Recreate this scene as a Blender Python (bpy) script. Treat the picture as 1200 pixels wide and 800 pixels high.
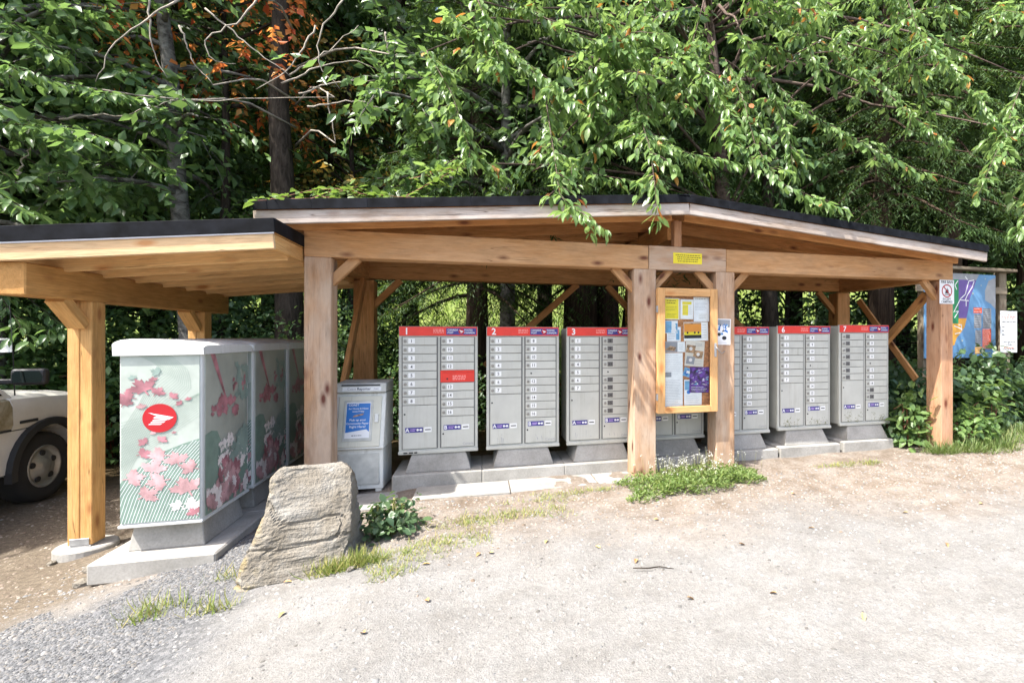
import bpy, bmesh, math, random
import numpy as np
from mathutils import Vector, Matrix, Euler

for o in list(bpy.data.objects):
    bpy.data.objects.remove(o, do_unlink=True)
SC = bpy.context.scene
COL = SC.collection
R = math.radians
rng = np.random.default_rng(7)
random.seed(7)

# ------------------------------------------------------------------ camera, world, sun, exposure
YAW = math.atan(600.0 / 2156.0)
cam_d = bpy.data.cameras.new('camera')
cam_d.sensor_width = 36.0
cam_d.lens = 18.0
cam_d.shift_x = -130.0 / 1200.0
cam_d.shift_y = -5.0 / 1200.0
cam_d.clip_start = 0.05
cam_d.clip_end = 2000.0
cam = bpy.data.objects.new('camera', cam_d)
cam.location = (0, 0, 1.5)
cam.rotation_euler = (R(90), 0, -YAW)
COL.objects.link(cam)
SC.camera = cam

SUN_TRAVEL = Vector((0.54, 0.265, -1.0)).normalized()
world = bpy.data.worlds.new('World')
SC.world = world
world.use_nodes = True
wn = world.node_tree
bgn = wn.nodes['Background']
sky = wn.nodes.new('ShaderNodeTexSky')
sky.sky_type = 'NISHITA'
sky.sun_disc = False
sky.sun_elevation = math.asin(-SUN_TRAVEL.z)
sky.sun_rotation = math.atan2(-SUN_TRAVEL.x, -SUN_TRAVEL.y)
sky.air_density = 0.9
sky.dust_density = 3.5
sky.ozone_density = 0.5
wn.links.new(sky.outputs[0], bgn.inputs[0])
bgn.inputs[1].default_value = 0.15
sun_d = bpy.data.lights.new('sun', 'SUN')
sun_d.energy = 3.5
sun_d.angle = R(0.55)
sun_d.color = (1.0, 0.965, 0.90)
sun = bpy.data.objects.new('sun', sun_d)
sun.rotation_euler = SUN_TRAVEL.to_track_quat('-Z', 'Y').to_euler()
COL.objects.link(sun)
SC.view_settings.view_transform = 'Standard'
SC.view_settings.look = 'None'
SC.view_settings.gamma = 1.0
SC.view_settings.use_curve_mapping = False
SC.view_settings.exposure = 1.72

# ------------------------------------------------------------------ materials
MATS = {}
def mat_new(name):
    m = bpy.data.materials.new(name)
    m.use_nodes = True
    nt = m.node_tree
    b = nt.nodes['Principled BSDF']
    MATS[name] = m
    return m, nt, b
def N(nt, t, **kw):
    n = nt.nodes.new(t)
    for k, v in kw.items():
        if k.startswith('i_'):
            n.inputs[k[2:]].default_value = v
        else:
            setattr(n, k, v)
    return n
def ramp(nt, fac, stops):
    r = nt.nodes.new('ShaderNodeValToRGB')
    el = r.color_ramp.elements
    while len(el) < len(stops):
        el.new(0.5)
    for e, (p, c) in zip(el, stops):
        e.position = p
        e.color = (*c, 1) if not isinstance(c, (int, float)) else (c, c, c, 1)
    nt.links.new(fac, r.inputs[0])
    return r.outputs[0]
def mixc(nt, fac, a, b, mode='MIX'):
    m = nt.nodes.new('ShaderNodeMix')
    m.data_type = 'RGBA'
    m.blend_type = mode
    for s, v in ((0, fac), (6, a), (7, b)):
        if isinstance(v, (int, float)):
            m.inputs[s].default_value = v
        elif isinstance(v, tuple):
            m.inputs[s].default_value = (*v, 1)
        else:
            nt.links.new(v, m.inputs[s])
    return m.outputs[2]
def math_n(nt, op, a, b=0.0, clamp=False):
    m = nt.nodes.new('ShaderNodeMath')
    m.operation = op
    m.use_clamp = clamp
    for i, v in enumerate((a, b)):
        if isinstance(v, (int, float)):
            m.inputs[i].default_value = v
        else:
            nt.links.new(v, m.inputs[i])
    return m.outputs[0]
def bump(nt, b, h, strength=0.3, dist=0.01):
    n = nt.nodes.new('ShaderNodeBump')
    n.inputs['Strength'].default_value = strength
    n.inputs['Distance'].default_value = dist
    nt.links.new(h, n.inputs['Height'])
    nt.links.new(n.outputs[0], b.inputs['Normal'])
def objco(nt, scale=(1, 1, 1), rand=False):
    tc = N(nt, 'ShaderNodeTexCoord')
    mp = N(nt, 'ShaderNodeMapping')
    mp.inputs['Scale'].default_value = scale
    nt.links.new(tc.outputs['Object'], mp.inputs[0])
    if rand:
        oi = N(nt, 'ShaderNodeObjectInfo')
        ml = N(nt, 'ShaderNodeVectorMath', operation='SCALE')
        ml.inputs[0].default_value = (37.0, 61.0, 23.0)
        nt.links.new(oi.outputs['Random'], ml.inputs['Scale'])
        nt.links.new(ml.outputs[0], mp.inputs['Location'])
    return mp.outputs[0]
def noise(nt, co, scale, detail=4, rough=0.55, dist=0.0):
    n = N(nt, 'ShaderNodeTexNoise')
    n.inputs['Scale'].default_value = scale
    n.inputs['Detail'].default_value = detail
    n.inputs['Roughness'].default_value = rough
    n.inputs['Distortion'].default_value = dist
    nt.links.new(co, n.inputs['Vector'])
    return n.outputs['Fac']
def plain(name, col, rough=0.6, metal=0.0, var=0.06, spec=0.5, vscale=9.0):
    m, nt, b = mat_new(name)
    b.inputs['Roughness'].default_value = rough
    b.inputs['Metallic'].default_value = metal
    b.inputs['Specular IOR Level'].default_value = spec
    co = objco(nt, rand=True)
    f = noise(nt, co, vscale)
    d = tuple(max(0, c * (1 - var * 2.2)) for c in col)
    l = tuple(min(1, c * (1 + var)) for c in col)
    nt.links.new(ramp(nt, f, [(0.3, d), (0.7, l)]), b.inputs['Base Color'])
    return m
def wood(name, light, dark, knot, grey=None, greyamt=0.0, rough=0.75):
    m, nt, b = mat_new(name)
    b.inputs['Roughness'].default_value = rough
    b.inputs['Specular IOR Level'].default_value = 0.25
    co = objco(nt, (0.9, 9, 9), True)
    g = noise(nt, co, 2.4, 6, 0.6, 1.2)
    base = ramp(nt, g, [(0.28, dark), (0.5, tuple((a + c) / 2 for a, c in zip(light, dark))), (0.68, light)])
    cof = objco(nt, (2.5, 60, 60), True)
    fine = noise(nt, cof, 3.0, 3)
    base = mixc(nt, 0.55, base, ramp(nt, fine, [(0.3, 0.55), (0.7, 1.0)]), 'MULTIPLY')
    cob = objco(nt, (0.7, 1.5, 1.5), True)
    big = noise(nt, cob, 1.3, 3)
    base = mixc(nt, 0.6, base, ramp(nt, big, [(0.3, 0.62), (0.65, 1.0)]), 'MULTIPLY')
    if grey:
        cog = objco(nt, (1.0, 3, 3), True)
        gn = noise(nt, cog, 1.7, 5, 0.62)
        gm = math_n(nt, 'MULTIPLY', ramp(nt, gn, [(0.34, 0.0), (0.62, 1.0)]), greyamt)
        base = mixc(nt, gm, base, grey)
    cok = objco(nt, (2.6, 6.5, 6.5), True)
    vo = N(nt, 'ShaderNodeTexVoronoi')
    vo.inputs['Scale'].default_value = 1.0
    nt.links.new(cok, vo.inputs['Vector'])
    km = ramp(nt, vo.outputs['Distance'], [(0.09, 1.0), (0.14, 0.55), (0.24, 0.0)])
    base = mixc(nt, km, base, knot)
    cr = noise(nt, objco(nt, (0.55, 13, 13), True), 1.6, 2, 0.4)
    cr = math_n(nt, 'ABSOLUTE', math_n(nt, 'SUBTRACT', cr, 0.5))
    crm = ramp(nt, cr, [(0.0, 1.0), (0.010, 0.0)])
    crm = math_n(nt, 'MULTIPLY', crm, ramp(nt, noise(nt, objco(nt, (1.2, 2, 2), True), 1.5, 2), [(0.48, 0.0), (0.58, 0.8)]))
    base = mixc(nt, crm, base, tuple(c * 0.30 for c in dark))
    sm = noise(nt, objco(nt, (1.5, 5, 5), True), 2.2, 5, 0.7)
    base = mixc(nt, 0.5, base, ramp(nt, sm, [(0.28, 0.55), (0.52, 1.0)]), 'MULTIPLY')
    nt.links.new(base, b.inputs['Base Color'])
    bump(nt, b, math_n(nt, 'SUBTRACT', fine, math_n(nt, 'MULTIPLY', crm, 1.5)), 0.5, 0.004)
    return m
def leafmat(name, cols, trans=0.32, rough=0.42, tint=(0.30, 0.48, 0.05), spec=0.35):
    m, nt, b = mat_new(name)
    geo = N(nt, 'ShaderNodeNewGeometry')
    n = len(cols)
    col = ramp(nt, geo.outputs['Random Per Island'], [((i + 0.0) / max(1, n - 1), c) for i, c in enumerate(cols)])
    nt.links.new(col, b.inputs['Base Color'])
    b.inputs['Roughness'].default_value = rough
    b.inputs['Specular IOR Level'].default_value = spec
    tr = N(nt, 'ShaderNodeBsdfTranslucent')
    tcol = mixc(nt, 0.55, col, tint)
    nt.links.new(tcol, tr.inputs[0])
    mx = N(nt, 'ShaderNodeMixShader')
    mx.inputs[0].default_value = trans
    nt.links.new(b.outputs[0], mx.inputs[1])
    nt.links.new(tr.outputs[0], mx.inputs[2])
    nt.links.new(mx.outputs[0], nt.nodes['Material Output'].inputs[0])
    return m
def concrete(name, a, c):
    m, nt, b = mat_new(name)
    b.inputs['Roughness'].default_value = 0.9
    b.inputs['Specular IOR Level'].default_value = 0.2
    co = objco(nt, rand=True)
    f = noise(nt, co, 3.0, 6, 0.65)
    f2 = noise(nt, co, 60.0, 3)
    base = ramp(nt, f, [(0.3, c), (0.65, a)])
    base = mixc(nt, 0.5, base, ramp(nt, f2, [(0.3, 0.7), (0.6, 1.0)]), 'MULTIPLY')
    nt.links.new(base, b.inputs['Base Color'])
    bump(nt, b, f2, 0.25, 0.004)
    return m
def bark(name, a, c, sc=(7, 7, 1.6)):
    m, nt, b = mat_new(name)
    b.inputs['Roughness'].default_value = 0.95
    b.inputs['Specular IOR Level'].default_value = 0.1
    co = objco(nt, sc, True)
    f = noise(nt, co, 2.5, 6, 0.65, 0.6)
    nt.links.new(ramp(nt, f, [(0.32, c), (0.62, a)]), b.inputs['Base Color'])
    bump(nt, b, f, 0.8, 0.03)
    return m

W_SHED = wood('cedar_timber', (0.78, 0.40, 0.16), (0.56, 0.25, 0.08), (0.18, 0.065, 0.03))
W_RAFT = wood('bright_fir_rafter', (0.90, 0.58, 0.27), (0.80, 0.46, 0.18), (0.45, 0.2, 0.07))
W_BEAM = wood('cedar_beam', (0.70, 0.385, 0.17), (0.50, 0.235, 0.085), (0.15, 0.055, 0.03), (0.56, 0.37, 0.22), 0.4)
W_POST = wood('weathered_cedar', (0.62, 0.385, 0.225), (0.42, 0.22, 0.11), (0.13, 0.045, 0.03), (0.52, 0.42, 0.33), 0.65)
W_RAKE = wood('grey_rake_board', (0.50, 0.385, 0.29), (0.36, 0.265, 0.195), (0.22, 0.13, 0.09), (0.50, 0.45, 0.41), 0.85)
W_NEW = wood('fresh_fir', (0.84, 0.50, 0.20), (0.72, 0.375, 0.125), (0.38, 0.17, 0.06))
W_FASC = wood('pale_fir_fascia', (0.86, 0.62, 0.36), (0.76, 0.48, 0.25), (0.5, 0.25, 0.1))
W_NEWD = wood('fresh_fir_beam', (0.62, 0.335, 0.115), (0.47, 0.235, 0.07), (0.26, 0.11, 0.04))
W_FRAME = wood('varnished_frame', (0.80, 0.47, 0.21), (0.70, 0.37, 0.14), (0.45, 0.2, 0.07))
W_RED = wood('red_cedar', (0.62, 0.34, 0.18), (0.44, 0.195, 0.09), (0.16, 0.045, 0.025), (0.53, 0.36, 0.25), 0.5)
W_OLD = wood('old_grey_wood', (0.36, 0.30, 0.22), (0.22, 0.17, 0.12), (0.1, 0.06, 0.04))
M_BLACK = plain('black_flashing', (0.009, 0.010, 0.013), 0.75, 0.0, 0.35, 0.12)
M_BLACKR = plain('black_roofing', (0.014, 0.014, 0.016), 0.9, 0.0, 0.2, 0.2)
M_STRIP = plain('pale_drip_strip', (0.62, 0.62, 0.66), 0.5)
def painted(name, col, rough=0.42, dirt=(0.30, 0.28, 0.22)):
    m, nt, b = mat_new(name)
    b.inputs['Roughness'].default_value = rough
    co = objco(nt, rand=True)
    base = ramp(nt, noise(nt, co, 5.0, 4), [(0.3, tuple(c * 0.90 for c in col)), (0.7, tuple(c * 1.04 for c in col))])
    run = noise(nt, objco(nt, (26, 26, 1.3), True), 1.0, 5, 0.65)
    msk = math_n(nt, 'MULTIPLY', ramp(nt, run, [(0.52, 0.0), (0.72, 0.55)]), ramp(nt, noise(nt, co, 2.3, 3), [(0.42, 0.0), (0.62, 1.0)]))
    base = mixc(nt, msk, base, dirt)
    sp = noise(nt, co, 55.0, 3, 0.7)
    base = mixc(nt, ramp(nt, sp, [(0.66, 0.0), (0.72, 0.45)]), base, dirt)
    nt.links.new(base, b.inputs['Base Color'])
    nt.links.new(ramp(nt, run, [(0.3, rough - 0.08), (0.7, rough + 0.25)]), b.inputs['Roughness'])
    return m
M_CAB = painted('grey_cabinet_paint', (0.47, 0.47, 0.42))
M_DOOR = painted('grey_door_paint', (0.50, 0.50, 0.45))
M_GAP = plain('dark_recess', (0.16, 0.16, 0.15), 0.7)
M_RED = plain('red_header', (0.70, 0.035, 0.02), 0.4, 0, 0.05)
M_PINK = plain('pale_red_print', (0.86, 0.32, 0.28), 0.5)
M_BLUE = plain('navy_print', (0.045, 0.04, 0.22), 0.45)
M_WHITE = plain('white_print', (0.80, 0.80, 0.80), 0.5, 0, 0.03)
M_PLATE = plain('white_plate', (0.78, 0.78, 0.76), 0.45, 0, 0.03)
M_DPLATE = plain('dark_plate', (0.13, 0.125, 0.12), 0.5)
M_INK = plain('black_ink', (0.02, 0.02, 0.022), 0.6)
M_GREYINK = plain('grey_ink', (0.30, 0.30, 0.32), 0.6)
M_LOCK = plain('lock_metal', (0.30, 0.29, 0.27), 0.35, 0.7)
M_STEEL = plain('galvanised_steel', (0.42, 0.43, 0.44), 0.45, 0.6, 0.15)
M_SHELL = painted('white_shell', (0.60, 0.61, 0.59), 0.35, (0.42, 0.41, 0.35))
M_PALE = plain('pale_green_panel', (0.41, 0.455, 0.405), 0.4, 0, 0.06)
M_PALE_SHADED = plain('shaded_green_panel', (0.36, 0.38, 0.33), 0.4, 0, 0.12, vscale=2.5)  # pale panel green darkened: shade of the long sides painted into the colour
M_SWOOSH = plain('sage_green_print', (0.20, 0.29, 0.235), 0.45, 0, 0.1)
M_LINE = plain('sage_line_print', (0.26, 0.34, 0.28), 0.5)
M_LEAFR = plain('rose_leaf_print', (0.42, 0.18, 0.205), 0.45, 0, 0.25)
M_LEAFP = plain('pink_leaf_print', (0.58, 0.345, 0.35), 0.45, 0, 0.25)
M_LEAFW = plain('white_leaf_print', (0.78, 0.72, 0.69), 0.45, 0, 0.1)
M_LEAFG = plain('sage_leaf_print', (0.25, 0.33, 0.29), 0.45, 0, 0.1)
M_LOGO = plain('red_emblem', (0.40, 0.006, 0.012), 0.5, 0, 0.03)
M_CONC = concrete('weathered_concrete', (0.38, 0.365, 0.335), (0.24, 0.23, 0.205))
M_CONCL = concrete('pale_concrete', (0.40, 0.385, 0.355), (0.27, 0.26, 0.235))
M_NEWS = painted('cream_newsbox', (0.66, 0.64, 0.53), 0.5)
M_NEWSW = painted('white_newsbox', (0.70, 0.70, 0.65), 0.5)
M_NEWSG = plain('grey_newsbox', (0.55, 0.55, 0.50), 0.55, 0, 0.12)
M_NBLUE = plain('bright_blue_card', (0.02, 0.17, 0.52), 0.4)
M_CORK = plain('cork', (0.50, 0.22, 0.09), 0.9, 0, 0.25, vscale=40)
M_PAPER = plain('paper', (0.86, 0.86, 0.85), 0.7, 0, 0.05)
M_PAPER2 = plain('cool_paper', (0.83, 0.84, 0.86), 0.7, 0, 0.06)
M_CREAM = plain('cream_paper', (0.70, 0.64, 0.55), 0.7, 0, 0.05)
M_YEL = plain('yellow_sign', (0.85, 0.70, 0.02), 0.5, 0, 0.05)
M_PURP = plain('purple_print', (0.13, 0.04, 0.30), 0.5, 0, 0.5, vscale=25)
M_LILAC = plain('lilac_print', (0.55, 0.38, 0.75), 0.5, 0, 0.3)
M_ORANGE = plain('orange_print', (0.80, 0.30, 0.04), 0.5)
M_SKYB = plain('pale_blue_print', (0.18, 0.42, 0.66), 0.5, 0, 0.2)
M_TAN = plain('tan_print', (0.50, 0.30, 0.16), 0.6, 0, 0.4, vscale=30)
M_MAPB = plain('map_water', (0.13, 0.29, 0.50), 0.5, 0, 0.08, vscale=2)
M_MAPG = plain('map_green', (0.02, 0.24, 0.09), 0.5)
M_MAPP = plain('map_purple', (0.15, 0.09, 0.32), 0.5)
M_MAPO = plain('map_orange', (0.75, 0.36, 0.05), 0.5)
M_MAPGR = plain('map_grey', (0.30, 0.31, 0.33), 0.5)
M_MAPR = plain('map_red', (0.76, 0.12, 0.05), 0.5)
M_TRUCK = None
M_TYRE = plain('tyre_rubber', (0.02, 0.02, 0.02), 0.85)
M_RIM = plain('rim_alloy', (0.38, 0.38, 0.36), 0.4, 0.5, 0.15)
M_DARKP = plain('black_plastic', (0.025, 0.026, 0.028), 0.5)
M_TWIG = plain('pale_twig', (0.33, 0.29, 0.24), 0.9, 0, 0.2)
M_STEM = plain('green_stem', (0.20, 0.20, 0.06), 0.7, 0, 0.2)
M_REDST = plain('red_brown_stem', (0.22, 0.09, 0.05), 0.7, 0, 0.2)
M_LITTER = plain('dry_leaf', (0.42, 0.24, 0.10), 0.8, 0, 0.4)
M_LITTER2 = plain('yellow_leaf', (0.62, 0.42, 0.14), 0.8, 0, 0.3)

# dirty truck paint
m, nt, b = mat_new('dusty_truck_paint')
b.inputs['Roughness'].default_value = 0.38
b.inputs['Coat Weight'].default_value = 0.3
co = objco(nt)
f = noise(nt, co, 1.4, 5, 0.6)
base = ramp(nt, f, [(0.35, (0.58, 0.56, 0.50)), (0.65, (0.74, 0.73, 0.69))])
nt.links.new(base, b.inputs['Base Color'])
M_TRUCK = m
m, nt, b = mat_new('muddy_truck_door')
b.inputs['Roughness'].default_value = 0.55
f = noise(nt, objco(nt), 2.2, 6, 0.7, 1.0)
nt.links.new(ramp(nt, f, [(0.40, (0.20, 0.165, 0.085)), (0.60, (0.42, 0.38, 0.28))]), b.inputs['Base Color'])
M_MUD = m
# glass
def glassmat(name, tint, refl):
    m, nt, b = mat_new(name)
    tr = N(nt, 'ShaderNodeBsdfTransparent')
    tr.inputs[0].default_value = (*tint, 1)
    gl = N(nt, 'ShaderNodeBsdfGlossy')
    gl.inputs['Roughness'].default_value = 0.03
    lw = N(nt, 'ShaderNodeLayerWeight')
    lw.inputs[0].default_value = refl
    mx = N(nt, 'ShaderNodeMixShader')
    nt.links.new(lw.outputs['Fresnel'], mx.inputs[0])
    nt.links.new(tr.outputs[0], mx.inputs[1])
    nt.links.new(gl.outputs[0], mx.inputs[2])
    nt.links.new(mx.outputs[0], nt.nodes['Material Output'].inputs[0])
    return m
M_GLASS = glassmat('clear_glass', (0.975, 0.985, 0.98), 0.16)
m, nt, b = mat_new('dark_car_glass')
b.inputs['Base Color'].default_value = (0.012, 0.016, 0.016, 1)
b.inputs['Roughness'].default_value = 0.05
M_CARGL = m

# leaves and bark
L_CHERRY = leafmat('cherry_leaf', [(0.085, 0.165, 0.05), (0.12, 0.21, 0.066), (0.15, 0.25, 0.08), (0.185, 0.29, 0.095), (0.24, 0.335, 0.13)], 0.45, 0.34, (0.38, 0.55, 0.13), 0.5)
L_CHERRYR = leafmat('turning_cherry_leaf', [(0.40, 0.09, 0.03), (0.45, 0.20, 0.05), (0.36, 0.27, 0.06), (0.30, 0.06, 0.04)], 0.35, 0.45, (0.6, 0.25, 0.05))
L_ALDER = leafmat('alder_leaf', [(0.06, 0.12, 0.045), (0.083, 0.155, 0.056), (0.108, 0.19, 0.068), (0.145, 0.23, 0.088)], 0.42, 0.36, (0.31, 0.50, 0.11), 0.5)
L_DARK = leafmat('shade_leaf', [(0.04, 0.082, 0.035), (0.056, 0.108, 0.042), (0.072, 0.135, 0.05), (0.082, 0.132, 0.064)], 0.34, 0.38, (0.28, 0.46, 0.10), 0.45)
L_BRIGHT = leafmat('bright_leaf', [(0.10, 0.165, 0.05), (0.13, 0.20, 0.06), (0.17, 0.24, 0.08)], 0.35, 0.42)
L_RED = leafmat('red_maple_leaf', [(0.66, 0.09, 0.045), (0.74, 0.19, 0.06), (0.74, 0.33, 0.10), (0.40, 0.32, 0.09)], 0.5, 0.5, (0.95, 0.36, 0.08))
L_ORNG = leafmat('bronze_maple_leaf', [(0.34, 0.19, 0.05), (0.30, 0.22, 0.06), (0.20, 0.22, 0.06), (0.12, 0.17, 0.05)], 0.35, 0.5, (0.6, 0.3, 0.04))
L_CEDAR = leafmat('cedar_frond', [(0.03, 0.06, 0.022), (0.043, 0.085, 0.028), (0.058, 0.105, 0.033), (0.062, 0.098, 0.038)], 0.2, 0.55, spec=0.2)
L_BRAMBLE = leafmat('bramble_leaf', [(0.045, 0.085, 0.045), (0.06, 0.11, 0.052), (0.08, 0.135, 0.06), (0.105, 0.17, 0.07)], 0.3, 0.4, (0.25, 0.40, 0.09), 0.45)
L_LIME = leafmat('lime_bramble_leaf', [(0.085, 0.155, 0.05), (0.12, 0.20, 0.06), (0.165, 0.25, 0.08)], 0.36, 0.4, (0.33, 0.48, 0.09), 0.4)  # lime green leaves, brighter than the other brambles
L_IVY = leafmat('broad_weed_leaf', [(0.08, 0.15, 0.05), (0.11, 0.19, 0.06), (0.15, 0.23, 0.085)], 0.3, 0.4)
L_GRASS = leafmat('grass_blade', [(0.07, 0.12, 0.03), (0.10, 0.16, 0.04), (0.14, 0.19, 0.055), (0.20, 0.20, 0.08)], 0.3, 0.5)
L_WEED = leafmat('low_weed_leaf', [(0.10, 0.165, 0.045), (0.14, 0.21, 0.06), (0.18, 0.25, 0.08), (0.24, 0.26, 0.10)], 0.35, 0.5)
L_MEAD = leafmat('meadow_blade', [(0.13, 0.20, 0.04), (0.18, 0.26, 0.05), (0.24, 0.30, 0.07), (0.30, 0.32, 0.11)], 0.35, 0.5)
L_DRYG = leafmat('dry_grass_blade', [(0.34, 0.28, 0.11), (0.28, 0.26, 0.09), (0.20, 0.24, 0.06), (0.15, 0.21, 0.05)], 0.3, 0.6)
L_FLOWER = leafmat('white_petal', [(0.70, 0.70, 0.62), (0.78, 0.78, 0.74)], 0.2, 0.6, (0.8, 0.8, 0.7))
B_DARK = bark('dark_bark', (0.075, 0.06, 0.048), (0.02, 0.016, 0.013))
B_CEDAR = bark('cedar_bark', (0.10, 0.07, 0.052), (0.03, 0.02, 0.016), (9, 9, 0.7))
B_PALE = bark('mottled_alder_bark', (0.22, 0.21, 0.19), (0.035, 0.03, 0.027), (3, 3, 4))
B_CHERRY = bark('cherry_bark', (0.16, 0.12, 0.10), (0.06, 0.04, 0.035), (3, 3, 9))

# ------------------------------------------------------------------ object helpers
WM = {}
def reg(o, parent=None, world=None):
    """link o with a world matrix (so a parent never moves it)"""
    COL.objects.link(o)
    w = world if world is not None else Matrix.Identity(4)
    if parent is not None:
        o.parent = parent
        o.matrix_parent_inverse = Matrix.Identity(4)
        o.matrix_basis = WM[parent].inverted() @ w
    else:
        o.matrix_basis = w
    WM[o] = w
    return o
def thing(name, label, cat, loc=(0, 0, 0), rotz=0.0, group=None):
    o = bpy.data.objects.new(name, None)
    o.empty_display_size = 0.2
    reg(o, None, Matrix.Translation(loc) @ Matrix.Rotation(rotz, 4, 'Z'))
    tag(o, label, cat, group)
    return o
def tag(o, label=None, cat=None, group=None, kind=None):
    if label: o['label'] = label
    if cat: o['category'] = cat
    if group: o['group'] = group
    if kind: o['kind'] = kind
    return o
def T(x, y, z): return Matrix.Translation((x, y, z))
def new_mesh(name, verts, faces, mats, midx=None, smooth=False):
    me = bpy.data.meshes.new(name)
    me.from_pydata([tuple(v) for v in verts], [], faces)
    for mm in (mats if isinstance(mats, (list, tuple)) else [mats]):
        me.materials.append(mm)
    if midx is not None:
        me.polygons.foreach_set('material_index', midx)
    if smooth:
        me.polygons.foreach_set('use_smooth', [True] * len(me.polygons))
    me.update()
    return me
def put(name, me, parent=None, world=None):
    return reg(bpy.data.objects.new(name, me), parent, world)
BOXC = {}
def box_mesh(sx, sy, sz, mat, bev=0.004, seg=1):
    key = (round(sx, 4), round(sy, 4), round(sz, 4), mat.name, bev, seg)
    if key in BOXC: return BOXC[key]
    bm = bmesh.new()
    bmesh.ops.create_cube(bm, size=1.0)
    for v in bm.verts:
        v.co = Vector((v.co.x * sx, v.co.y * sy, v.co.z * sz))
    if bev > 0:
        bmesh.ops.bevel(bm, geom=bm.edges[:], offset=min(bev, min(sx, sy, sz) * 0.45), segments=seg, profile=0.5, affect='EDGES')
    me = bpy.data.meshes.new('box')
    bm.to_mesh(me); bm.free()
    me.materials.append(mat)
    BOXC[key] = me
    return me
def box(name, c, s, mat, parent, base=None, bev=0.004, rot=None, seg=1):
    """box part; c in the frame base (default: the parent's frame)"""
    w = (base if base is not None else (WM[parent] if parent is not None else Matrix.Identity(4)))
    w = w @ T(*c)
    if rot is not None: w = w @ rot
    return put(name, box_mesh(s[0], s[1], s[2], mat, bev, seg), parent, w)
def beam(name, p0, p1, w, h, mat, parent, bev=0.006, up=Vector((0, 0, 1))):
    """timber from p0 to p1 (world), length along its own x axis; w sideways, h along up"""
    p0, p1 = Vector(p0), Vector(p1)
    d = p1 - p0
    L = d.length
    x = d.normalized()
    y = up.cross(x)
    if y.length < 1e-4: y = Vector((0, 1, 0))
    y.normalize()
    z = x.cross(y)
    M = Matrix((x, y, z)).transposed().to_4x4()
    M.translation = (p0 + p1) / 2
    return put(name, box_mesh(L, w, h, mat, bev), parent, M)
def prism(name, poly, y0, y1, mat, parent, world=None, bev=0.0):
    """extrude an (x,z) polygon along y"""
    bm = bmesh.new()
    a = [bm.verts.new((p[0], y0, p[1])) for p in poly]
    c = [bm.verts.new((p[0], y1, p[1])) for p in poly]
    n = len(poly)
    bm.faces.new(a); bm.faces.new(c[::-1])
    for i in range(n):
        bm.faces.new((a[i], c[i], c[(i + 1) % n], a[(i + 1) % n]))
    bmesh.ops.recalc_face_normals(bm, faces=bm.faces[:])
    if bev: bmesh.ops.bevel(bm, geom=bm.edges[:], offset=bev, segments=1, profile=0.5, affect='EDGES')
    me = bpy.data.meshes.new(name)
    bm.to_mesh(me); bm.free()
    me.materials.append(mat)
    return put(name, me, parent, world if world is not None else (WM[parent] if parent else None))
class Flat:
    """print: flat polygons in the xz plane facing -y"""
    def __init__(s): s.v = []; s.f = []; s.m = []
    def poly(s, pts, y=0.0, m=0):
        k = len(s.v)
        a = sum(pts[i][0] * pts[(i + 1) % len(pts)][1] - pts[(i + 1) % len(pts)][0] * pts[i][1] for i in range(len(pts)))
        if a < 0: pts = pts[::-1]
        s.v += [(p[0], -y, p[1]) for p in pts]
        s.f.append(list(range(k, k + len(pts)))); s.m.append(m)
    def rect(s, x0, z0, x1, z1, y=0.0, m=0): s.poly([(x0, z0), (x1, z0), (x1, z1), (x0, z1)], y, m)
    def circ(s, x, z, r, y=0.0, m=0, n=28, rz=None): s.poly([(x + r * math.cos(6.28319 * i / n), z + (rz or r) * math.sin(6.28319 * i / n)) for i in range(n)], y, m)
    def strip(s, pts, w, y=0.0, m=0):
        for i in range(len(pts) - 1):
            (x0, z0), (x1, z1) = pts[i], pts[i + 1]
            l = math.hypot(x1 - x0, z1 - z0) or 1e-6
            nx, nz = -(z1 - z0) / l * w / 2, (x1 - x0) / l * w / 2
            s.poly([(x0 + nx, z0 + nz), (x0 - nx, z0 - nz), (x1 - nx, z1 - nz), (x1 + nx, z1 + nz)], y + 0.00002 * (i % 2), m)
    def text(s, t, x, z, size, y=0.0, m=0, align='LEFT', sx=1.0, bold=0.0):
        v, f = text_geo(t, bold)
        if not v: return
        xs = [p[0] for p in v]
        off = 0.0 if align == 'LEFT' else -(min(xs) + max(xs)) / 2
        k = len(s.v)
        s.v += [(x + (p[0] + off) * size * sx, -y, z + p[1] * size) for p in v]
        for q in f:
            s.f.append([k + i for i in q]); s.m.append(m)
    def words(s, x0, x1, z, h, y=0.0, m=0, rnd=None):
        """a line of illegible small print"""
        rnd = rnd or random
        x = x0
        while x < x1 - h * 0.6:
            l = min(h * rnd.uniform(1.2, 4.0), x1 - x)
            s.rect(x, z, x + l, z + h, y, m)
            x += l + h * 0.7
    def build(s, name, mats, parent, world):
        return put(name, new_mesh(name, s.v, s.f, mats, s.m), parent, world)
TXT = {}
def text_geo(t, bold=0.0):
    if (t, bold) in TXT: return TXT[(t, bold)]
    cu = bpy.data.curves.new('txt', 'FONT')
    cu.body = t
    cu.resolution_u = 2
    cu.offset = bold
    ob = bpy.data.objects.new('txt', cu)
    me = bpy.data.meshes.new_from_object(ob)
    v = [tuple(p.co) for p in me.vertices]
    f = []
    for p in me.polygons:
        vs = list(p.vertices)
        a, b_, c = (Vector(v[i]) for i in vs[:3])
        f.append(vs if p.normal.z > 0 else vs[::-1])
    bpy.data.objects.remove(ob); bpy.data.curves.remove(cu); bpy.data.meshes.remove(me)
    TXT[(t, bold)] = (v, f)
    return v, f
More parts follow.
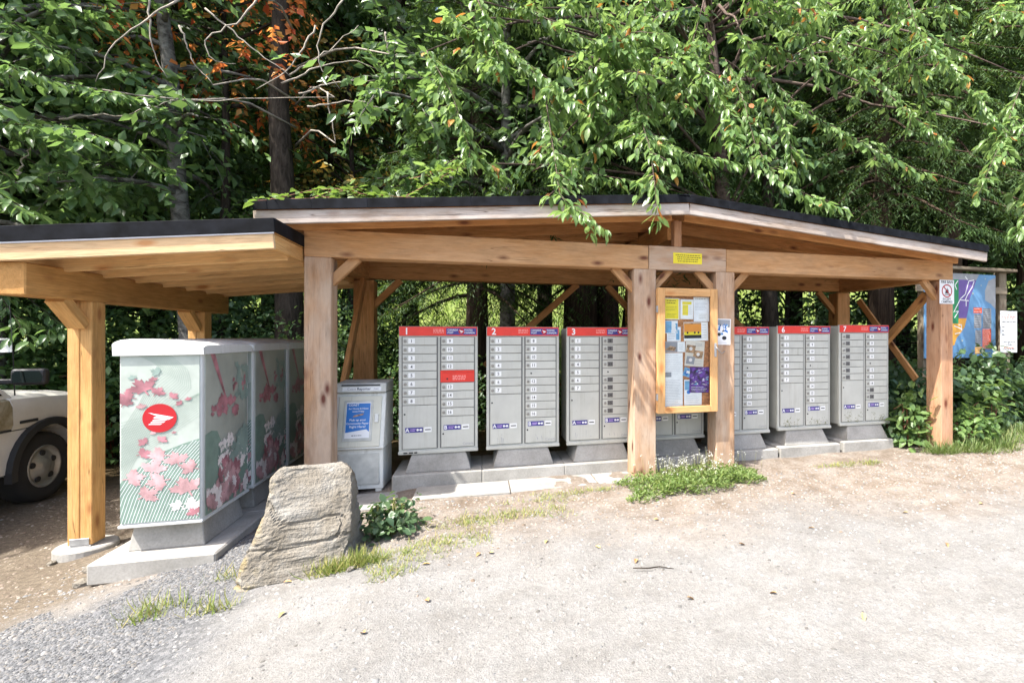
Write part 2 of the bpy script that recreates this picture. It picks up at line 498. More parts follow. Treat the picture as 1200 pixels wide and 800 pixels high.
def tube_geo(pts, radii, n=6, cap=True):
    """verts, faces of a tapered tube through pts"""
    pts = [Vector(p) for p in pts]
    V, Fc = [], []
    prev = None
    for i, p in enumerate(pts):
        t = (pts[min(i + 1, len(pts) - 1)] - pts[max(i - 1, 0)]).normalized()
        a = Vector((0, 0, 1)) if abs(t.z) < 0.9 else Vector((1, 0, 0))
        x = t.cross(a).normalized() if prev is None else (prev - t * prev.dot(t)).normalized()
        prev = x
        y = t.cross(x)
        for k in range(n):
            an = 2 * math.pi * k / n
            V.append(p + (x * math.cos(an) + y * math.sin(an)) * radii[i])
    for i in range(len(pts) - 1):
        for k in range(n):
            Fc.append((i * n + k, i * n + (k + 1) % n, (i + 1) * n + (k + 1) % n, (i + 1) * n + k))
    if cap:
        Fc.append(tuple(range(n - 1, -1, -1)))
        Fc.append(tuple(range((len(pts) - 1) * n, len(pts) * n)))
    return V, Fc
class Tubes:
    def __init__(s): s.v = []; s.f = []
    def add(s, pts, radii, n=5):
        k = len(s.v)
        V, Fc = tube_geo(pts, radii, n)
        s.v += V
        s.f += [tuple(i + k for i in q) for q in Fc]
    def build(s, name, mat, parent, world=None):
        return put(name, new_mesh(name, s.v, s.f, mat, smooth=True), parent, world)

# ------------------------------------------------------------------ noise for geometry
_perm = rng.random((64, 64, 16))
def vnoise(x, y, z=0.0, sc=1.0):
    x = np.asarray(x, float) * sc; y = np.asarray(y, float) * sc
    z = np.asarray(z, float) * sc + np.zeros_like(x)
    xi, yi, zi = np.floor(x).astype(int), np.floor(y).astype(int), np.floor(z).astype(int)
    fx, fy, fz = x - xi, y - yi, z - zi
    fx, fy, fz = (t * t * (3 - 2 * t) for t in (fx, fy, fz))
    r = 0
    for dx in (0, 1):
        for dy in (0, 1):
            for dz in (0, 1):
                w = (fx if dx else 1 - fx) * (fy if dy else 1 - fy) * (fz if dz else 1 - fz)
                r = r + w * _perm[(xi + dx) % 64, (yi + dy) % 64, (zi + dz) % 16]
    return r - 0.5
def g(x, y):
    """ground height"""
    x = np.asarray(x, float); y = np.asarray(y, float)
    h = -0.115 * np.clip(-0.65 - x, 0, 2.6)
    h = h + 0.05 * np.clip((x - 2.0) / 3.0, 0, 1.5) * np.clip((y - 3.5) / 2.0, 0, 1)
    h = h + 0.03 * np.clip((x - 6.0), 0, 6)* np.clip((y - 3.5) / 2.0, 0, 1)
    d = np.clip(y - 12.0, 0, 40)
    h = h + 0.27 * d * np.clip(d / 4.0, 0, 1)
    return h
def gz(x, y): return float(g(x, y))
def rough(x, y):
    """small bumps and shallow wheel tracks of the lot"""
    x = np.asarray(x, float); y = np.asarray(y, float)
    a, b_ = x * 0.97 + y * 0.24, y * 0.97 - x * 0.24
    trk = 0.0
    for c in (1.75, 3.05, 2.3):
        trk = trk - 0.016 * np.exp(-((b_ - c - 0.10 * np.sin(a * 0.9 + c)) / 0.13) ** 2)
    return 0.030 * vnoise(x, y, 0, 1.1) + 0.018 * vnoise(x, y, 3, 4.0) + 0.013 * vnoise(x, y, 5, 9.0) + trk * np.clip((4.0 - y) / 0.8, 0, 1)

# ------------------------------------------------------------------ leaf geometry
LEAF8 = (np.array([(0, 0, 0), (0.30, 0.20, 0.05), (0.30, 0, -0.01), (0.30, -0.20, 0.05), (0.66, 0.19, 0.02), (0.66, 0, -0.05), (0.66, -0.19, 0.02), (1.0, 0, -0.14)]),
         [(0, 2, 1), (0, 3, 2), (2, 5, 4, 1), (2, 3, 6, 5), (5, 7, 4), (5, 6, 7)])
LEAF4 = (np.array([(0, 0, 0), (0.45, 0.27, 0.06), (1.0, 0, -0.10), (0.45, -0.27, 0.06)]), [(0, 2, 1), (0, 3, 2)])
NEEDLE = (np.array([(0, 0, 0), (0.4, 0.13, 0.0), (1.0, 0, -0.08), (0.4, -0.13, 0.0)]), [(0, 3, 2, 1)])
BLADE = (np.array([(0, 0.05, 0), (0, -0.05, 0), (0.6, 0.035, 0.10), (0.6, -0.035, 0.10), (1.0, 0, -0.02)]), [(0, 1, 3, 2), (2, 3, 4)])
def unit(a): return a / np.maximum(np.linalg.norm(a, axis=-1, keepdims=True), 1e-9)
def leaf_mesh(name, base, dr, nr, size, mat, tpl=LEAF4, wid=1.0, curls=(-0.3, 2.6)):
    """one mesh of many leaves: base (n,3), direction, normal, size (n,)"""
    tv, tf = tpl
    n, k = len(base), len(tv)
    dr = unit(dr)
    sd = unit(np.cross(nr, dr))
    up = np.cross(dr, sd)
    size = np.asarray(size)[:, None, None]
    curl = np.random.default_rng(n).uniform(*curls, n)[:, None, None]
    wid = (np.broadcast_to(np.asarray(wid, float), (n,)) * np.random.default_rng(n + 1).uniform(0.72, 1.2, n))[:, None, None]
    V = base[:, None, :] + size * (tv[None, :, 0:1] * dr[:, None, :] + wid * tv[None, :, 1:2] * sd[:, None, :] + curl * tv[None, :, 2:3] * up[:, None, :])
    me = bpy.data.meshes.new(name)
    nl = sum(len(q) for q in tf)
    me.vertices.add(n * k)
    me.vertices.foreach_set('co', V.reshape(-1).astype(np.float32))
    loops = np.concatenate([np.array(q) for q in tf])
    L = (np.arange(n)[:, None] * k + loops[None, :]).reshape(-1)
    lens = np.array([len(q) for q in tf])
    starts = np.concatenate([[0], np.cumsum(lens)[:-1]])
    S = (np.arange(n)[:, None] * nl + starts[None, :]).reshape(-1)
    me.loops.add(n * nl)
    me.loops.foreach_set('vertex_index', L.astype(np.int32))
    me.polygons.add(n * len(tf))
    me.polygons.foreach_set('loop_start', S.astype(np.int32))
    me.polygons.foreach_set('loop_total', np.tile(lens, n).astype(np.int32))
    me.materials.append(mat)
    me.update(calc_edges=True)
    return me
def twig_leaves(start, dirv, length, nleaf, leaf, droop, r, flat=0.5, hang=0.35):
    """leaves set alternately along n drooping twigs -> base, direction, normal, size arrays and twig ends"""
    n = len(start)
    t = (np.arange(nleaf) + 0.6) / nleaf
    t = t[None, :] + r.uniform(-0.3, 0.3, (n, nleaf)) / nleaf
    dirv = unit(dirv)
    Ln = np.asarray(length)[:, None]
    pos = start[:, None, :] + dirv[:, None, :] * (t * Ln)[:, :, None]
    pos[:, :, 2] -= droop * (t ** 2) * Ln
    tan = dirv[:, None, :] + np.zeros((n, nleaf, 3))
    tan[:, :, 2] -= 2 * droop * t
    tan = unit(tan)
    upv = np.zeros_like(tan); upv[:, :, 2] = 1
    sd = unit(np.cross(tan, upv) + 1e-4)
    sgn = np.where(np.arange(nleaf) % 2 == 0, 1, -1)[None, :, None]
    d = sd * sgn * r.uniform(0.5, 1.1, (n, nleaf, 1)) + tan * r.uniform(0.3, 0.9, (n, nleaf, 1))
    d[:, :, 2] -= hang * r.uniform(0.4, 1.8, (n, nleaf))
    d += r.normal(0, 0.22, d.shape)
    nr = upv * flat + r.normal(0, 0.45, d.shape)
    sz = leaf * r.uniform(0.65, 1.15, (n, nleaf))
    return pos.reshape(-1, 3), d.reshape(-1, 3), nr.reshape(-1, 3), sz.reshape(-1)

def poly_resample(pts, n):
    pts = np.array(pts, float)
    seg = np.linalg.norm(np.diff(pts, axis=0), axis=1)
    s = np.concatenate([[0], np.cumsum(seg)])
    q = np.linspace(0, s[-1], n)
    return np.stack([np.interp(q, s, pts[:, i]) for i in range(3)], 1)

def broadleaf(seed, H, base, rad, nlimb, ntwig, nleaf, leaf, trunk_r=0.14, lean=(0, 0), lobes=1.0, droop=0.35, tw=0.55, low=0.25):
    """a broadleaved tree in local space -> trunk/limb geometry and leaf arrays"""
    r = np.random.default_rng(seed)
    tub = Tubes()
    n = 9
    tz = np.linspace(0, H * 0.93, n)
    tx = lean[0] * (tz / H) ** 1.3 + np.cumsum(r.normal(0, 0.05, n)) * 0.6
    ty = lean[1] * (tz / H) ** 1.3 + np.cumsum(r.normal(0, 0.05, n)) * 0.6
    tx -= tx[0]; ty -= ty[0]
    tp = np.stack([tx, ty, tz], 1)
    tub.add(tp, [trunk_r * (1.25 if i == 0 else 1.0) * (1 - 0.85 * i / (n - 1)) + 0.01 for i in range(n)], 9)
    starts, dirs = [], []
    for k in range(nlimb):
        f = (k + 0.5) / nlimb
        z0 = base + (H * 0.92 - base) * f * 0.95
        p0 = np.array([np.interp(z0, tz, tx), np.interp(z0, tz, ty), z0])
        an = k * 2.399 + r.uniform(-0.4, 0.4)
        sh = math.sin(math.pi * min(1, (f * 0.86 + 0.17))) ** 0.8
        L = rad * (0.35 + 0.75 * sh) * r.uniform(0.75, 1.2)
        el = r.uniform(0.05, 0.6) + 0.5 * f
        m_ = 6
        t = np.linspace(0, 1, m_)
        bend = r.uniform(-0.5, 0.5)
        px = p0[0] + L * t * np.cos(an + bend * t) * math.cos(el)
        py = p0[1] + L * t * np.sin(an + bend * t) * math.cos(el)
        pz = p0[2] + L * t * math.sin(el) - droop * 0.8 * L * t ** 2.2
        P = np.stack([px, py, pz], 1)
        r0 = trunk_r * 0.38 * (1 - 0.6 * f)
        tub.add(P, [r0 * (1 - 0.85 * q) + 0.004 for q in t], 5)
        c = ntwig
        tt = r.uniform(0.22, 1.0, c) ** 0.75
        S = np.stack([np.interp(tt, t, P[:, i]) for i in range(3)], 1)
        out = unit(P[-1] - P[0])
        D = out[None, :] * r.uniform(0.2, 0.9, (c, 1)) + r.normal(0, 0.75, (c, 3))
        D[:, 2] *= 0.7
        S = S + unit(D) * r.uniform(0.0, 0.5, (c, 1)) * lobes
        starts.append(S); dirs.append(D)
    S = np.concatenate(starts); D = np.concatenate(dirs)
    ln = tw * r.uniform(0.6, 1.4, len(S))
    lv = twig_leaves(S, D, ln, nleaf, leaf, droop, r)
    # twigs
    for i in range(0, len(S), 3):
        d = D[i] / np.linalg.norm(D[i])
        a = S[i] - d * 0.25; b_ = S[i] + d * ln[i] * 0.9 - np.array([0, 0, droop * ln[i] * 0.8])
        m_ = S[i] + d * ln[i] * 0.45 - np.array([0, 0, droop * ln[i] * 0.2])
        tub.add([a, m_, b_], [0.007, 0.005, 0.002], 3)
    return tub, lv
def conifer(seed, H, base, rad, nbr, leaf=0.075, trunk_r=0.2, sub=13, nn=9):
    """a drooping cedar in local space"""
    r = np.random.default_rng(seed)
    tub = Tubes()
    tub.add([(0, 0, 0), (0.01, 0, H * 0.3), (0, 0.02, H * 0.65), (0, 0, H)], [trunk_r * 1.25, trunk_r * 0.85, trunk_r * 0.5, 0.015], 10)
    B, D, NR, SZ = [], [], [], []
    for k in range(nbr):
        f = (k + r.uniform(0, 1)) / nbr
        z0 = base + (H - base) * f
        an = k * 2.399 + r.uniform(-0.4, 0.4)
        L = rad * (1 - f) ** 0.75 * r.uniform(0.7, 1.15) + 0.35
        m_ = 7
        t = np.linspace(0, 1, m_)
        out = np.array([math.cos(an), math.sin(an), 0])
        P = np.zeros((m_, 3)); P[:, 2] = z0
        P += out[None, :] * (L * t)[:, None]
        P[:, 2] += L * (0.10 * t - 0.62 * t ** 1.7 + 0.12 * t ** 5)
        tub.add(P, [0.03 * (1 - 0.9 * q) * (0.5 + L / rad) + 0.003 for q in t], 4)
        c = max(5, int(sub * (0.4 + L / rad)))
        tt = np.sort(r.uniform(0.12, 1.0, c))
        S = np.stack([np.interp(tt, t, P[:, i]) for i in range(3)], 1)
        side = np.array([-out[1], out[0], 0])
        sg = np.where(np.arange(c) % 2 == 0, 1.0, -1.0)
        dv = side[None, :] * (sg * r.uniform(0.5, 1.0, c))[:, None] + out[None, :] * r.uniform(0.3, 0.9, (c, 1))
        dv[:, 2] -= r.uniform(0.15, 0.6, c)
        ln = L * 0.34 * (1.15 - 0.6 * tt) * r.uniform(0.7, 1.2, c) + 0.12
        p, d, nr, sz = twig_leaves(S, dv, ln, nn, leaf, 0.45, r, flat=1.0, hang=0.35)
        B.append(p); D.append(d); NR.append(nr); SZ.append(sz * 1.6)
    return tub, (np.concatenate(B), np.concatenate(D), np.concatenate(NR), np.concatenate(SZ))

# ------------------------------------------------------------------ the setting: ground
def axis(lo, hi, step, far, ratio=1.25):
    a = list(np.arange(lo, hi + 1e-6, step))
    s = step
    while a[-1] < far[1]:
        s *= ratio; a.append(a[-1] + s)
    s = step
    while a[0] > far[0]:
        s *= ratio; a.insert(0, a[0] - s)
    return np.array(a)
gx = axis(-5.0, 8.5, 0.06, (-260, 260))
gy = axis(0.8, 7.6, 0.055, (-120, 320))
GX, GY = np.meshgrid(gx, gy, indexing='ij')
GZ = g(GX, GY)
near = np.clip(1 - (np.hypot(GX - 1, GY - 4) - 9) / 4, 0, 1)
GZ = GZ + near * rough(GX, GY)
GZ = GZ + (1 - near) * 0.25 * vnoise(GX, GY, 2, 0.3)
nx_, ny_ = len(gx), len(gy)
gv = np.stack([GX, GY, GZ], -1).reshape(-1, 3)
gi = np.arange(nx_ * ny_).reshape(nx_, ny_)
gf = np.stack([gi[:-1, :-1], gi[1:, :-1], gi[1:, 1:], gi[:-1, 1:]], -1).reshape(-1, 4)
def gs(x, y):
    """true surface height incl. bumps near the shelter"""
    x = np.asarray(x, float); y = np.asarray(y, float)
    return g(x, y) + rough(x, y)

m, nt, b = mat_new('gravel_lot_ground')
b.inputs['Roughness'].default_value = 0.95
b.inputs['Specular IOR Level'].default_value = 0.12
tc = N(nt, 'ShaderNodeTexCoord')
P = tc.outputs['Object']
sx_ = N(nt, 'ShaderNodeSeparateXYZ'); nt.links.new(P, sx_.inputs[0])
X, Y = sx_.outputs[0], sx_.outputs[1]
n1 = noise(nt, P, 0.9, 5, 0.6)
n2 = noise(nt, P, 4.0, 5, 0.6)
n3 = noise(nt, P, 28.0, 5, 0.7)
n4 = noise(nt, P, 110.0, 3, 0.6)
vor = N(nt, 'ShaderNodeTexVoronoi'); vor.inputs['Scale'].default_value = 55.0
nt.links.new(P, vor.inputs['Vector'])
def blend(val, lo, hi, namp=0.0, nz=n1):
    """0..1 mask of val between lo and hi with a noisy edge"""
    if namp:
        val = math_n(nt, 'ADD', val, math_n(nt, 'MULTIPLY', math_n(nt, 'SUBTRACT', nz, 0.5), namp))
    mr = N(nt, 'ShaderNodeMapRange', interpolation_type='SMOOTHSTEP')
    mr.inputs[1].default_value = lo; mr.inputs[2].default_value = hi
    nt.links.new(val, mr.inputs[0])
    return mr.outputs[0]
pale = ramp(nt, n2, [(0.3, (0.215, 0.205, 0.19)), (0.5, (0.243, 0.235, 0.221)), (0.7, (0.268, 0.262, 0.25))])
pale = mixc(nt, 0.50, pale, ramp(nt, n3, [(0.32, 0.60), (0.60, 1.06)]), 'MULTIPLY')
pale = mixc(nt, 0.55, pale, ramp(nt, n4, [(0.33, 0.58), (0.62, 1.08)]), 'MULTIPLY')
vor2 = N(nt, 'ShaderNodeTexVoronoi'); vor2.inputs['Scale'].default_value = 34.0
nt.links.new(P, vor2.inputs['Vector'])
spk = ramp(nt, vor2.outputs['Distance'], [(0.10, 1.0), (0.20, 0.0)])
spk = math_n(nt, 'MULTIPLY', spk, ramp(nt, vor2.outputs['Color'], [(0.62, 0.0), (0.72, 0.8)]))
pale = mixc(nt, spk, pale, (0.16, 0.145, 0.125))
trk = N(nt, 'ShaderNodeMapping'); trk.inputs['Rotation'].default_value = (0, 0, R(-14)); trk.inputs['Scale'].default_value = (0.35, 2.2, 1)
nt.links.new(P, trk.inputs[0])
pale = mixc(nt, 0.30, pale, ramp(nt, noise(nt, trk.outputs[0], 1.2, 4, 0.6), [(0.35, 0.72), (0.6, 1.06)]), 'MULTIPLY')
brown = ramp(nt, n2, [(0.3, (0.165, 0.128, 0.095)), (0.5, (0.232, 0.193, 0.157)), (0.72, (0.29, 0.26, 0.224))])
brown = mixc(nt, 0.75, brown, ramp(nt, n3, [(0.30, 0.5), (0.6, 1.0)]), 'MULTIPLY')
soil = ramp(nt, n3, [(0.3, (0.10, 0.08, 0.06)), (0.6, (0.18, 0.148, 0.112)), (0.75, (0.27, 0.24, 0.195))])
grey = ramp(nt, vor.outputs['Color'], [(0.1, (0.075, 0.077, 0.08)), (0.5, (0.125, 0.127, 0.13)), (0.9, (0.19, 0.19, 0.192))])
litter = ramp(nt, n3, [(0.3, (0.035, 0.025, 0.015)), (0.6, (0.10, 0.07, 0.035)), (0.75, (0.10, 0.12, 0.035))])
grass = ramp(nt, noise(nt, P, 1.6, 5, 0.65), [(0.3, (0.10, 0.15, 0.035)), (0.5, (0.15, 0.20, 0.05)), (0.7, (0.22, 0.25, 0.08))])
# pale drive -> brownish margin in front of the shelter (a line running v = 3.4 + ...)
edge = math_n(nt, 'ADD', Y, math_n(nt, 'MULTIPLY', X, 0.09))
col = mixc(nt, blend(edge, 3.35, 4.7, 1.9), pale, brown)
# soil on the left beyond the posts
left = math_n(nt, 'ADD', math_n(nt, 'MULTIPLY', X, -1.0), math_n(nt, 'MULTIPLY', Y, 0.55))
col = mixc(nt, blend(left, 4.65, 5.15, 0.7, n2), col, soil)
# grey crushed stone on the near left
gl = math_n(nt, 'MULTIPLY', blend(math_n(nt, 'MULTIPLY', X, -1.0), 1.15, 1.65, 0.9), math_n(nt, 'SUBTRACT', 1.0, blend(left, 4.3, 4.75, 0.8, n2)))
gl = math_n(nt, 'MULTIPLY', gl, blend(Y, 2.5, 3.1, 0.8))
col = mixc(nt, gl, col, grey)
# forest floor, then the meadow rising behind
wood_f = math_n(nt, 'MAXIMUM', blend(Y, 7.2, 8.2, 1.0), blend(math_n(nt, 'MULTIPLY', X, -1.0), 7.0, 8.5, 1.2))
col = mixc(nt, wood_f, col, litter)
col = mixc(nt, blend(Y, 13.0, 14.5, 2.0), col, grass)
dark = ramp(nt, n1, [(0.3, 0.90), (0.6, 1.0)])
col = mixc(nt, 1.0, col, dark, 'MULTIPLY')
nt.links.new(col, b.inputs['Base Color'])
hgt = math_n(nt, 'ADD', math_n(nt, 'MULTIPLY', n3, 1.0), math_n(nt, 'MULTIPLY', n4, 0.6))
bump(nt, b, hgt, 0.7, 0.02)
M_GROUND = m
ground = put('ground', new_mesh('ground', gv, gf.tolist(), M_GROUND, smooth=True))
tag(ground, kind='structure')
ground['label'] = 'pale gravel lot and forest floor with brown margin'

# concrete walk in front of the mailboxes
walk_root = bpy.data.objects.new('concrete_walk', None)
reg(walk_root, None, T(0.4, 5.2, 0)); tag(walk_root, 'worn concrete slabs in front of the mailbox row', None, None, 'structure')
for i, (x0, x1, y0, y1) in enumerate([(-1.35, -0.62, 5.02, 5.52), (-0.61, 0.28, 5.06, 5.48), (0.29, 1.16, 5.08, 5.49), (1.17, 1.58, 5.10, 5.50)]):
    z = gz((x0 + x1) / 2, 5.3) - 0.022
    box('slab', ((x0 + x1) / 2, (y0 + y1) / 2, z), (x1 - x0, y1 - y0, 0.06), M_CONC, walk_root, Matrix.Identity(4), 0.008, Matrix.Rotation(R(random.uniform(-0.8, 0.8)), 4, 'X'))

# ------------------------------------------------------------------ timber shelter
shelter = thing('timber_shelter', 'long open timber mail shelter with low gabled black roof', 'shelter', (2.18, 6.2, 0))
UL, UR = -1.544, 5.908
VF, VB = 5.25, 7.2
BB, BT = 2.235, 2.488
def post(x0, x1, y0, mat, top=BB, dep=None, name='post', parent=shelter):
    w = x1 - x0; dd = dep or w
    z0 = gz((x0 + x1) / 2, y0) - 0.15
    return beam(name, ((x0 + x1) / 2, y0 + dd / 2, z0), ((x0 + x1) / 2, y0 + dd / 2, top), w, dd, mat, parent, 0.008, Vector((0, 1, 0)))
post(UL, UL + 0.222, VF, W_POST)
post(1.584, 1.835, VF, W_POST)
post(2.545, 2.776, VF, W_POST)
post(UR - 0.195, UR, VF, W_RED, dep=0.235)
post(-1.56, -1.32, VB, W_SHED)
post(2.1, 2.32, VB, W_SHED)
post(5.69, 5.93, VB, W_SHED)
bz = (BB + BT) / 2
BD = 0.20
# front beam: two lengths with a facing block over the notice board
beam('front_beam', (UL, VF + BD / 2, bz), (1.748, VF + BD / 2, bz), BD, BT - BB, W_BEAM, shelter)
beam('front_beam', (2.672, VF + BD / 2, bz), (UR, VF + BD / 2, bz), BD, BT - BB, W_BEAM, shelter)
beam('splice_block', (1.752, VF + BD / 2 - 0.004, bz), (2.668, VF + BD / 2 - 0.004, bz), BD, BT - BB + 0.006, W_POST, shelter)
beam('back_beam', (-1.60, VB + 0.12, bz + 0.02), (5.96, VB + 0.12, bz + 0.02), 0.18, 0.25, W_SHED, shelter)
for x in (UL + 0.09, UR - 0.09):
    beam('side_beam', (x, VF + BD + 0.004, bz), (x, VB + 0.028, bz), 0.15, 0.245, W_SHED, shelter)
# knee braces
def knee(x, s, y, mat=W_BEAM, L=0.19, z=BB, w=0.07, parent=shelter):
    a = Vector((x, y, z - L)); c = Vector((x + s * L, y, z + 0.01))
    d = (c - a).normalized() * 0.05
    return beam('knee_brace', a - d, c + d * 0.2, 0.085, w, mat, parent, 0.003, Vector((0, 1, 0)))
for x, s in ((UL + 0.225, 1), (1.585, -1), (1.835, 1), (2.546, -1), (2.776, 1), (UR - 0.195, -1)):
    knee(x, s, VF + 0.11)
for x, s in ((-1.32, 1), (2.1, -1), (2.32, 1), (5.69, -1)):
    knee(x, s, VB + 0.11, W_SHED, 0.3)
# long diagonal braces behind
beam('diagonal_brace', (0.06, 7.33, 1.10), (1.35, 7.33, 2.26), 0.09, 0.11, W_SHED, shelter, up=Vector((0, 1, 0)))
beam('diagonal_brace', (4.55, 7.33, 1.25), (3.15, 7.33, 2.26), 0.09, 0.11, W_SHED, shelter, up=Vector((0, 1, 0)))
beam('diagonal_brace', (-1.42, 5.5, 0.2), (-1.42, 7.1, 2.22), 0.05, 0.13, W_SHED, shelter)
beam('diagonal_brace', (5.80, 5.55, 2.08), (5.80, 6.9, 0.9), 0.09, 0.10, W_SHED, shelter)
beam('diagonal_brace', (5.98, 7.05, 2.1), (6.02, 5.95, 0.9), 0.04, 0.10, W_SHED, shelter)
# roof
RU = 2.076; EL, ER = -1.81, 6.05
RF, RB = 4.90, 7.75
def rz(x):  # underside of rake along the gable
    return 2.435 + (2.767 - 2.435) * (1 - abs(x - RU) / (RU - EL if x < RU else ER - RU))
for (xa, xb) in ((EL, RU - 0.002), (ER, RU + 0.002)):
    h = 0.112
    a = Vector((xa, RF + 0.019, rz(xa) + h / 2)); c = Vector((xb, RF + 0.019, rz(xb) + h / 2))
    beam('rake_board', a, c, 0.038, h, W_RAKE, shelter, 0.004)
    # inner rafters running up the slope
    for k, y in enumerate(np.linspace(RF + 0.33, RB - 0.05, 5)):
        off = 0.022
        xe = xa + (0.10 if xa < 0 else -0.10)
        xr = RU + (-0.075 if xa < RU else 0.075)
        a2 = Vector((xe, y, rz(xe) + off + 0.05)); c2 = Vector((xr, y, rz(xr) + off + 0.05))
        beam('rafter', a2, c2, 0.04, 0.13, W_SHED, shelter, 0.003)
    # roof boards seen from below, then the black roofing and the metal edge
    nb = 12
    ys = np.linspace(RF + 0.042, RB, nb + 1)
    for k in range(nb):
        ym = (ys[k] + ys[k + 1]) / 2
        a3 = Vector((xa, ym, rz(xa) + h + 0.026)); c3 = Vector((xb, ym, rz(xb) + h + 0.026))
        beam('roof_board', a3, c3, ys[k + 1] - ys[k] - 0.006, 0.022, W_SHED, shelter, 0.002)
    a4 = Vector((xa - (0.03 if xa < 0 else -0.03), (RF + RB) / 2 - 0.0, rz(xa) + h + 0.052)); c4 = Vector((xb, (RF + RB) / 2, rz(xb) + h + 0.055))
    beam('roofing_sheet', a4, c4, RB - RF + 0.02, 0.026, M_BLACKR, shelter, 0.004)
    n = 9
    for k in range(n):   # metal edge in lengths
        x0 = xa + (xb - xa) * k / n; x1 = xa + (xb - xa) * (k + 1) / n
        s = 0.001 * (k % 2)
        beam('edge_flashing', (x0, RF - 0.014 - s, rz(x0) + h + 0.046), (x1, RF - 0.014 - s, rz(x1) + h + 0.046), 0.012, 0.086, M_BLACK, shelter, 0.002)
beam('ridge_beam', (RU, VF + 0.10, 2.70), (RU, RB - 0.05, 2.70), 0.14, 0.24, W_SHED, shelter)
beam('king_post', (RU + 0.01, VF + 0.045, BT + 0.003), (RU + 0.01, VF + 0.045, 2.775), 0.085, 0.10, W_RED, shelter, 0.004, Vector((0, 1, 0)))
beam('ridge_cap', (RU, RF - 0.02, 2.945), (RU, RB, 2.945), 0.26, 0.02, M_BLACKR, shelter, 0.004)

# ------------------------------------------------------------------ lean-to carport on the left
lean = thing('lean_to_carport', 'fresh yellow timber lean-to roof over the leaf-printed mailboxes', 'carport', (-2.9, 5.9, gz(-2.9, 5.9)))
LF = 4.57
def lz(x): return 2.03 + (x + 3.204) * 0.097      # underside of the fascia
XL, XR = -3.50, -1.552
beam('fascia', (XL, LF + 0.02, lz(XL) + 0.058), (XR, LF + 0.02, lz(XR) + 0.058), 0.038, 0.116, W_FASC, lean, 0.004)
beam('end_board', (XR - 0.02, LF + 0.042, lz(XR) + 0.058), (XR - 0.02, 7.6, lz(XR) + 0.058), 0.036, 0.114, W_NEW, lean, 0.004)
for k, y in enumerate(np.linspace(LF + 0.42, 7.55, 7)):
    beam('rafter', (XL + 0.02, y, lz(XL) + 0.042), (XR - 0.042, y, lz(XR) + 0.042), 0.045, 0.148, W_RAFT, lean, 0.003)
ys = np.linspace(LF + 0.002, 7.65, 13)
for k in range(12):
    ym = (ys[k] + ys[k + 1]) / 2
    beam('roof_board', (XL, ym, lz(XL) + 0.129), (XR, ym, lz(XR) + 0.129), ys[k + 1] - ys[k] - 0.006, 0.02, W_NEWD, lean, 0.002)
beam('roofing_sheet', (XL, (LF + 7.65) / 2, lz(XL) + 0.155), (XR, (LF + 7.65) / 2, lz(XR) + 0.155), 7.65 - LF + 0.02, 0.026, M_BLACKR, lean, 0.004)
beam('drip_strip', (XL, LF - 0.003, lz(XL) + 0.122), (XR + 0.004, LF - 0.003, lz(XR) + 0.122), 0.014, 0.012, M_STRIP, lean, 0.001)
beam('edge_flashing', (XL, LF - 0.012, lz(XL) + 0.183), (XR + 0.012, LF - 0.012, lz(XR) + 0.183), 0.014, 0.108, M_BLACK, lean, 0.003)
beam('edge_flashing', (XR + 0.006, LF - 0.004, lz(XR) + 0.183), (XR + 0.006, 7.6, lz(XR) + 0.183), 0.012, 0.108, M_BLACK, lean, 0.003)
beam('carrying_beam', (-3.195, 4.62, 1.915), (-3.195, 7.66, 1.915), 0.19, 0.235, W_NEWD, lean, 0.008)
for k, y in enumerate((5.27, 7.07)):
    pz0 = gz(-3.19, y) + 0.075
    for q in (-1, 1):     # post laminated from two pieces
        beam('post_piece', (-3.185 + q * 0.0415, y + 0.08 + 0.001 * q, pz0), (-3.185 + q * 0.0415, y + 0.08 + 0.001 * q, 1.797), 0.081, 0.16, W_NEW, lean, 0.005, Vector((0, 1, 0)))
    beam('knee_brace', (-3.185, y - 0.008, 1.60), (-3.185, y - 0.24, 1.805), 0.12, 0.085, W_NEW, lean, 0.003)
    V_, F_ = tube_geo([(0, 0, -0.16), (0, 0, 0.05), (0, 0, 0.062)], [0.205, 0.20, 0.19], 28)
    put('concrete_pier', new_mesh('pier', V_, F_, M_CONCL), lean, T(-3.185, y + 0.08, gz(-3.19, y)))
    box('steel_bracket', (-3.185, y - 0.004, pz0 + 0.03), (0.13, 0.006, 0.055), M_STEEL, lean, Matrix.Identity(4), 0.001)
    box('steel_foot', (-3.185, y + 0.08, pz0 - 0.008), (0.15, 0.17, 0.014), M_STEEL, lean, Matrix.Identity(4), 0.002)

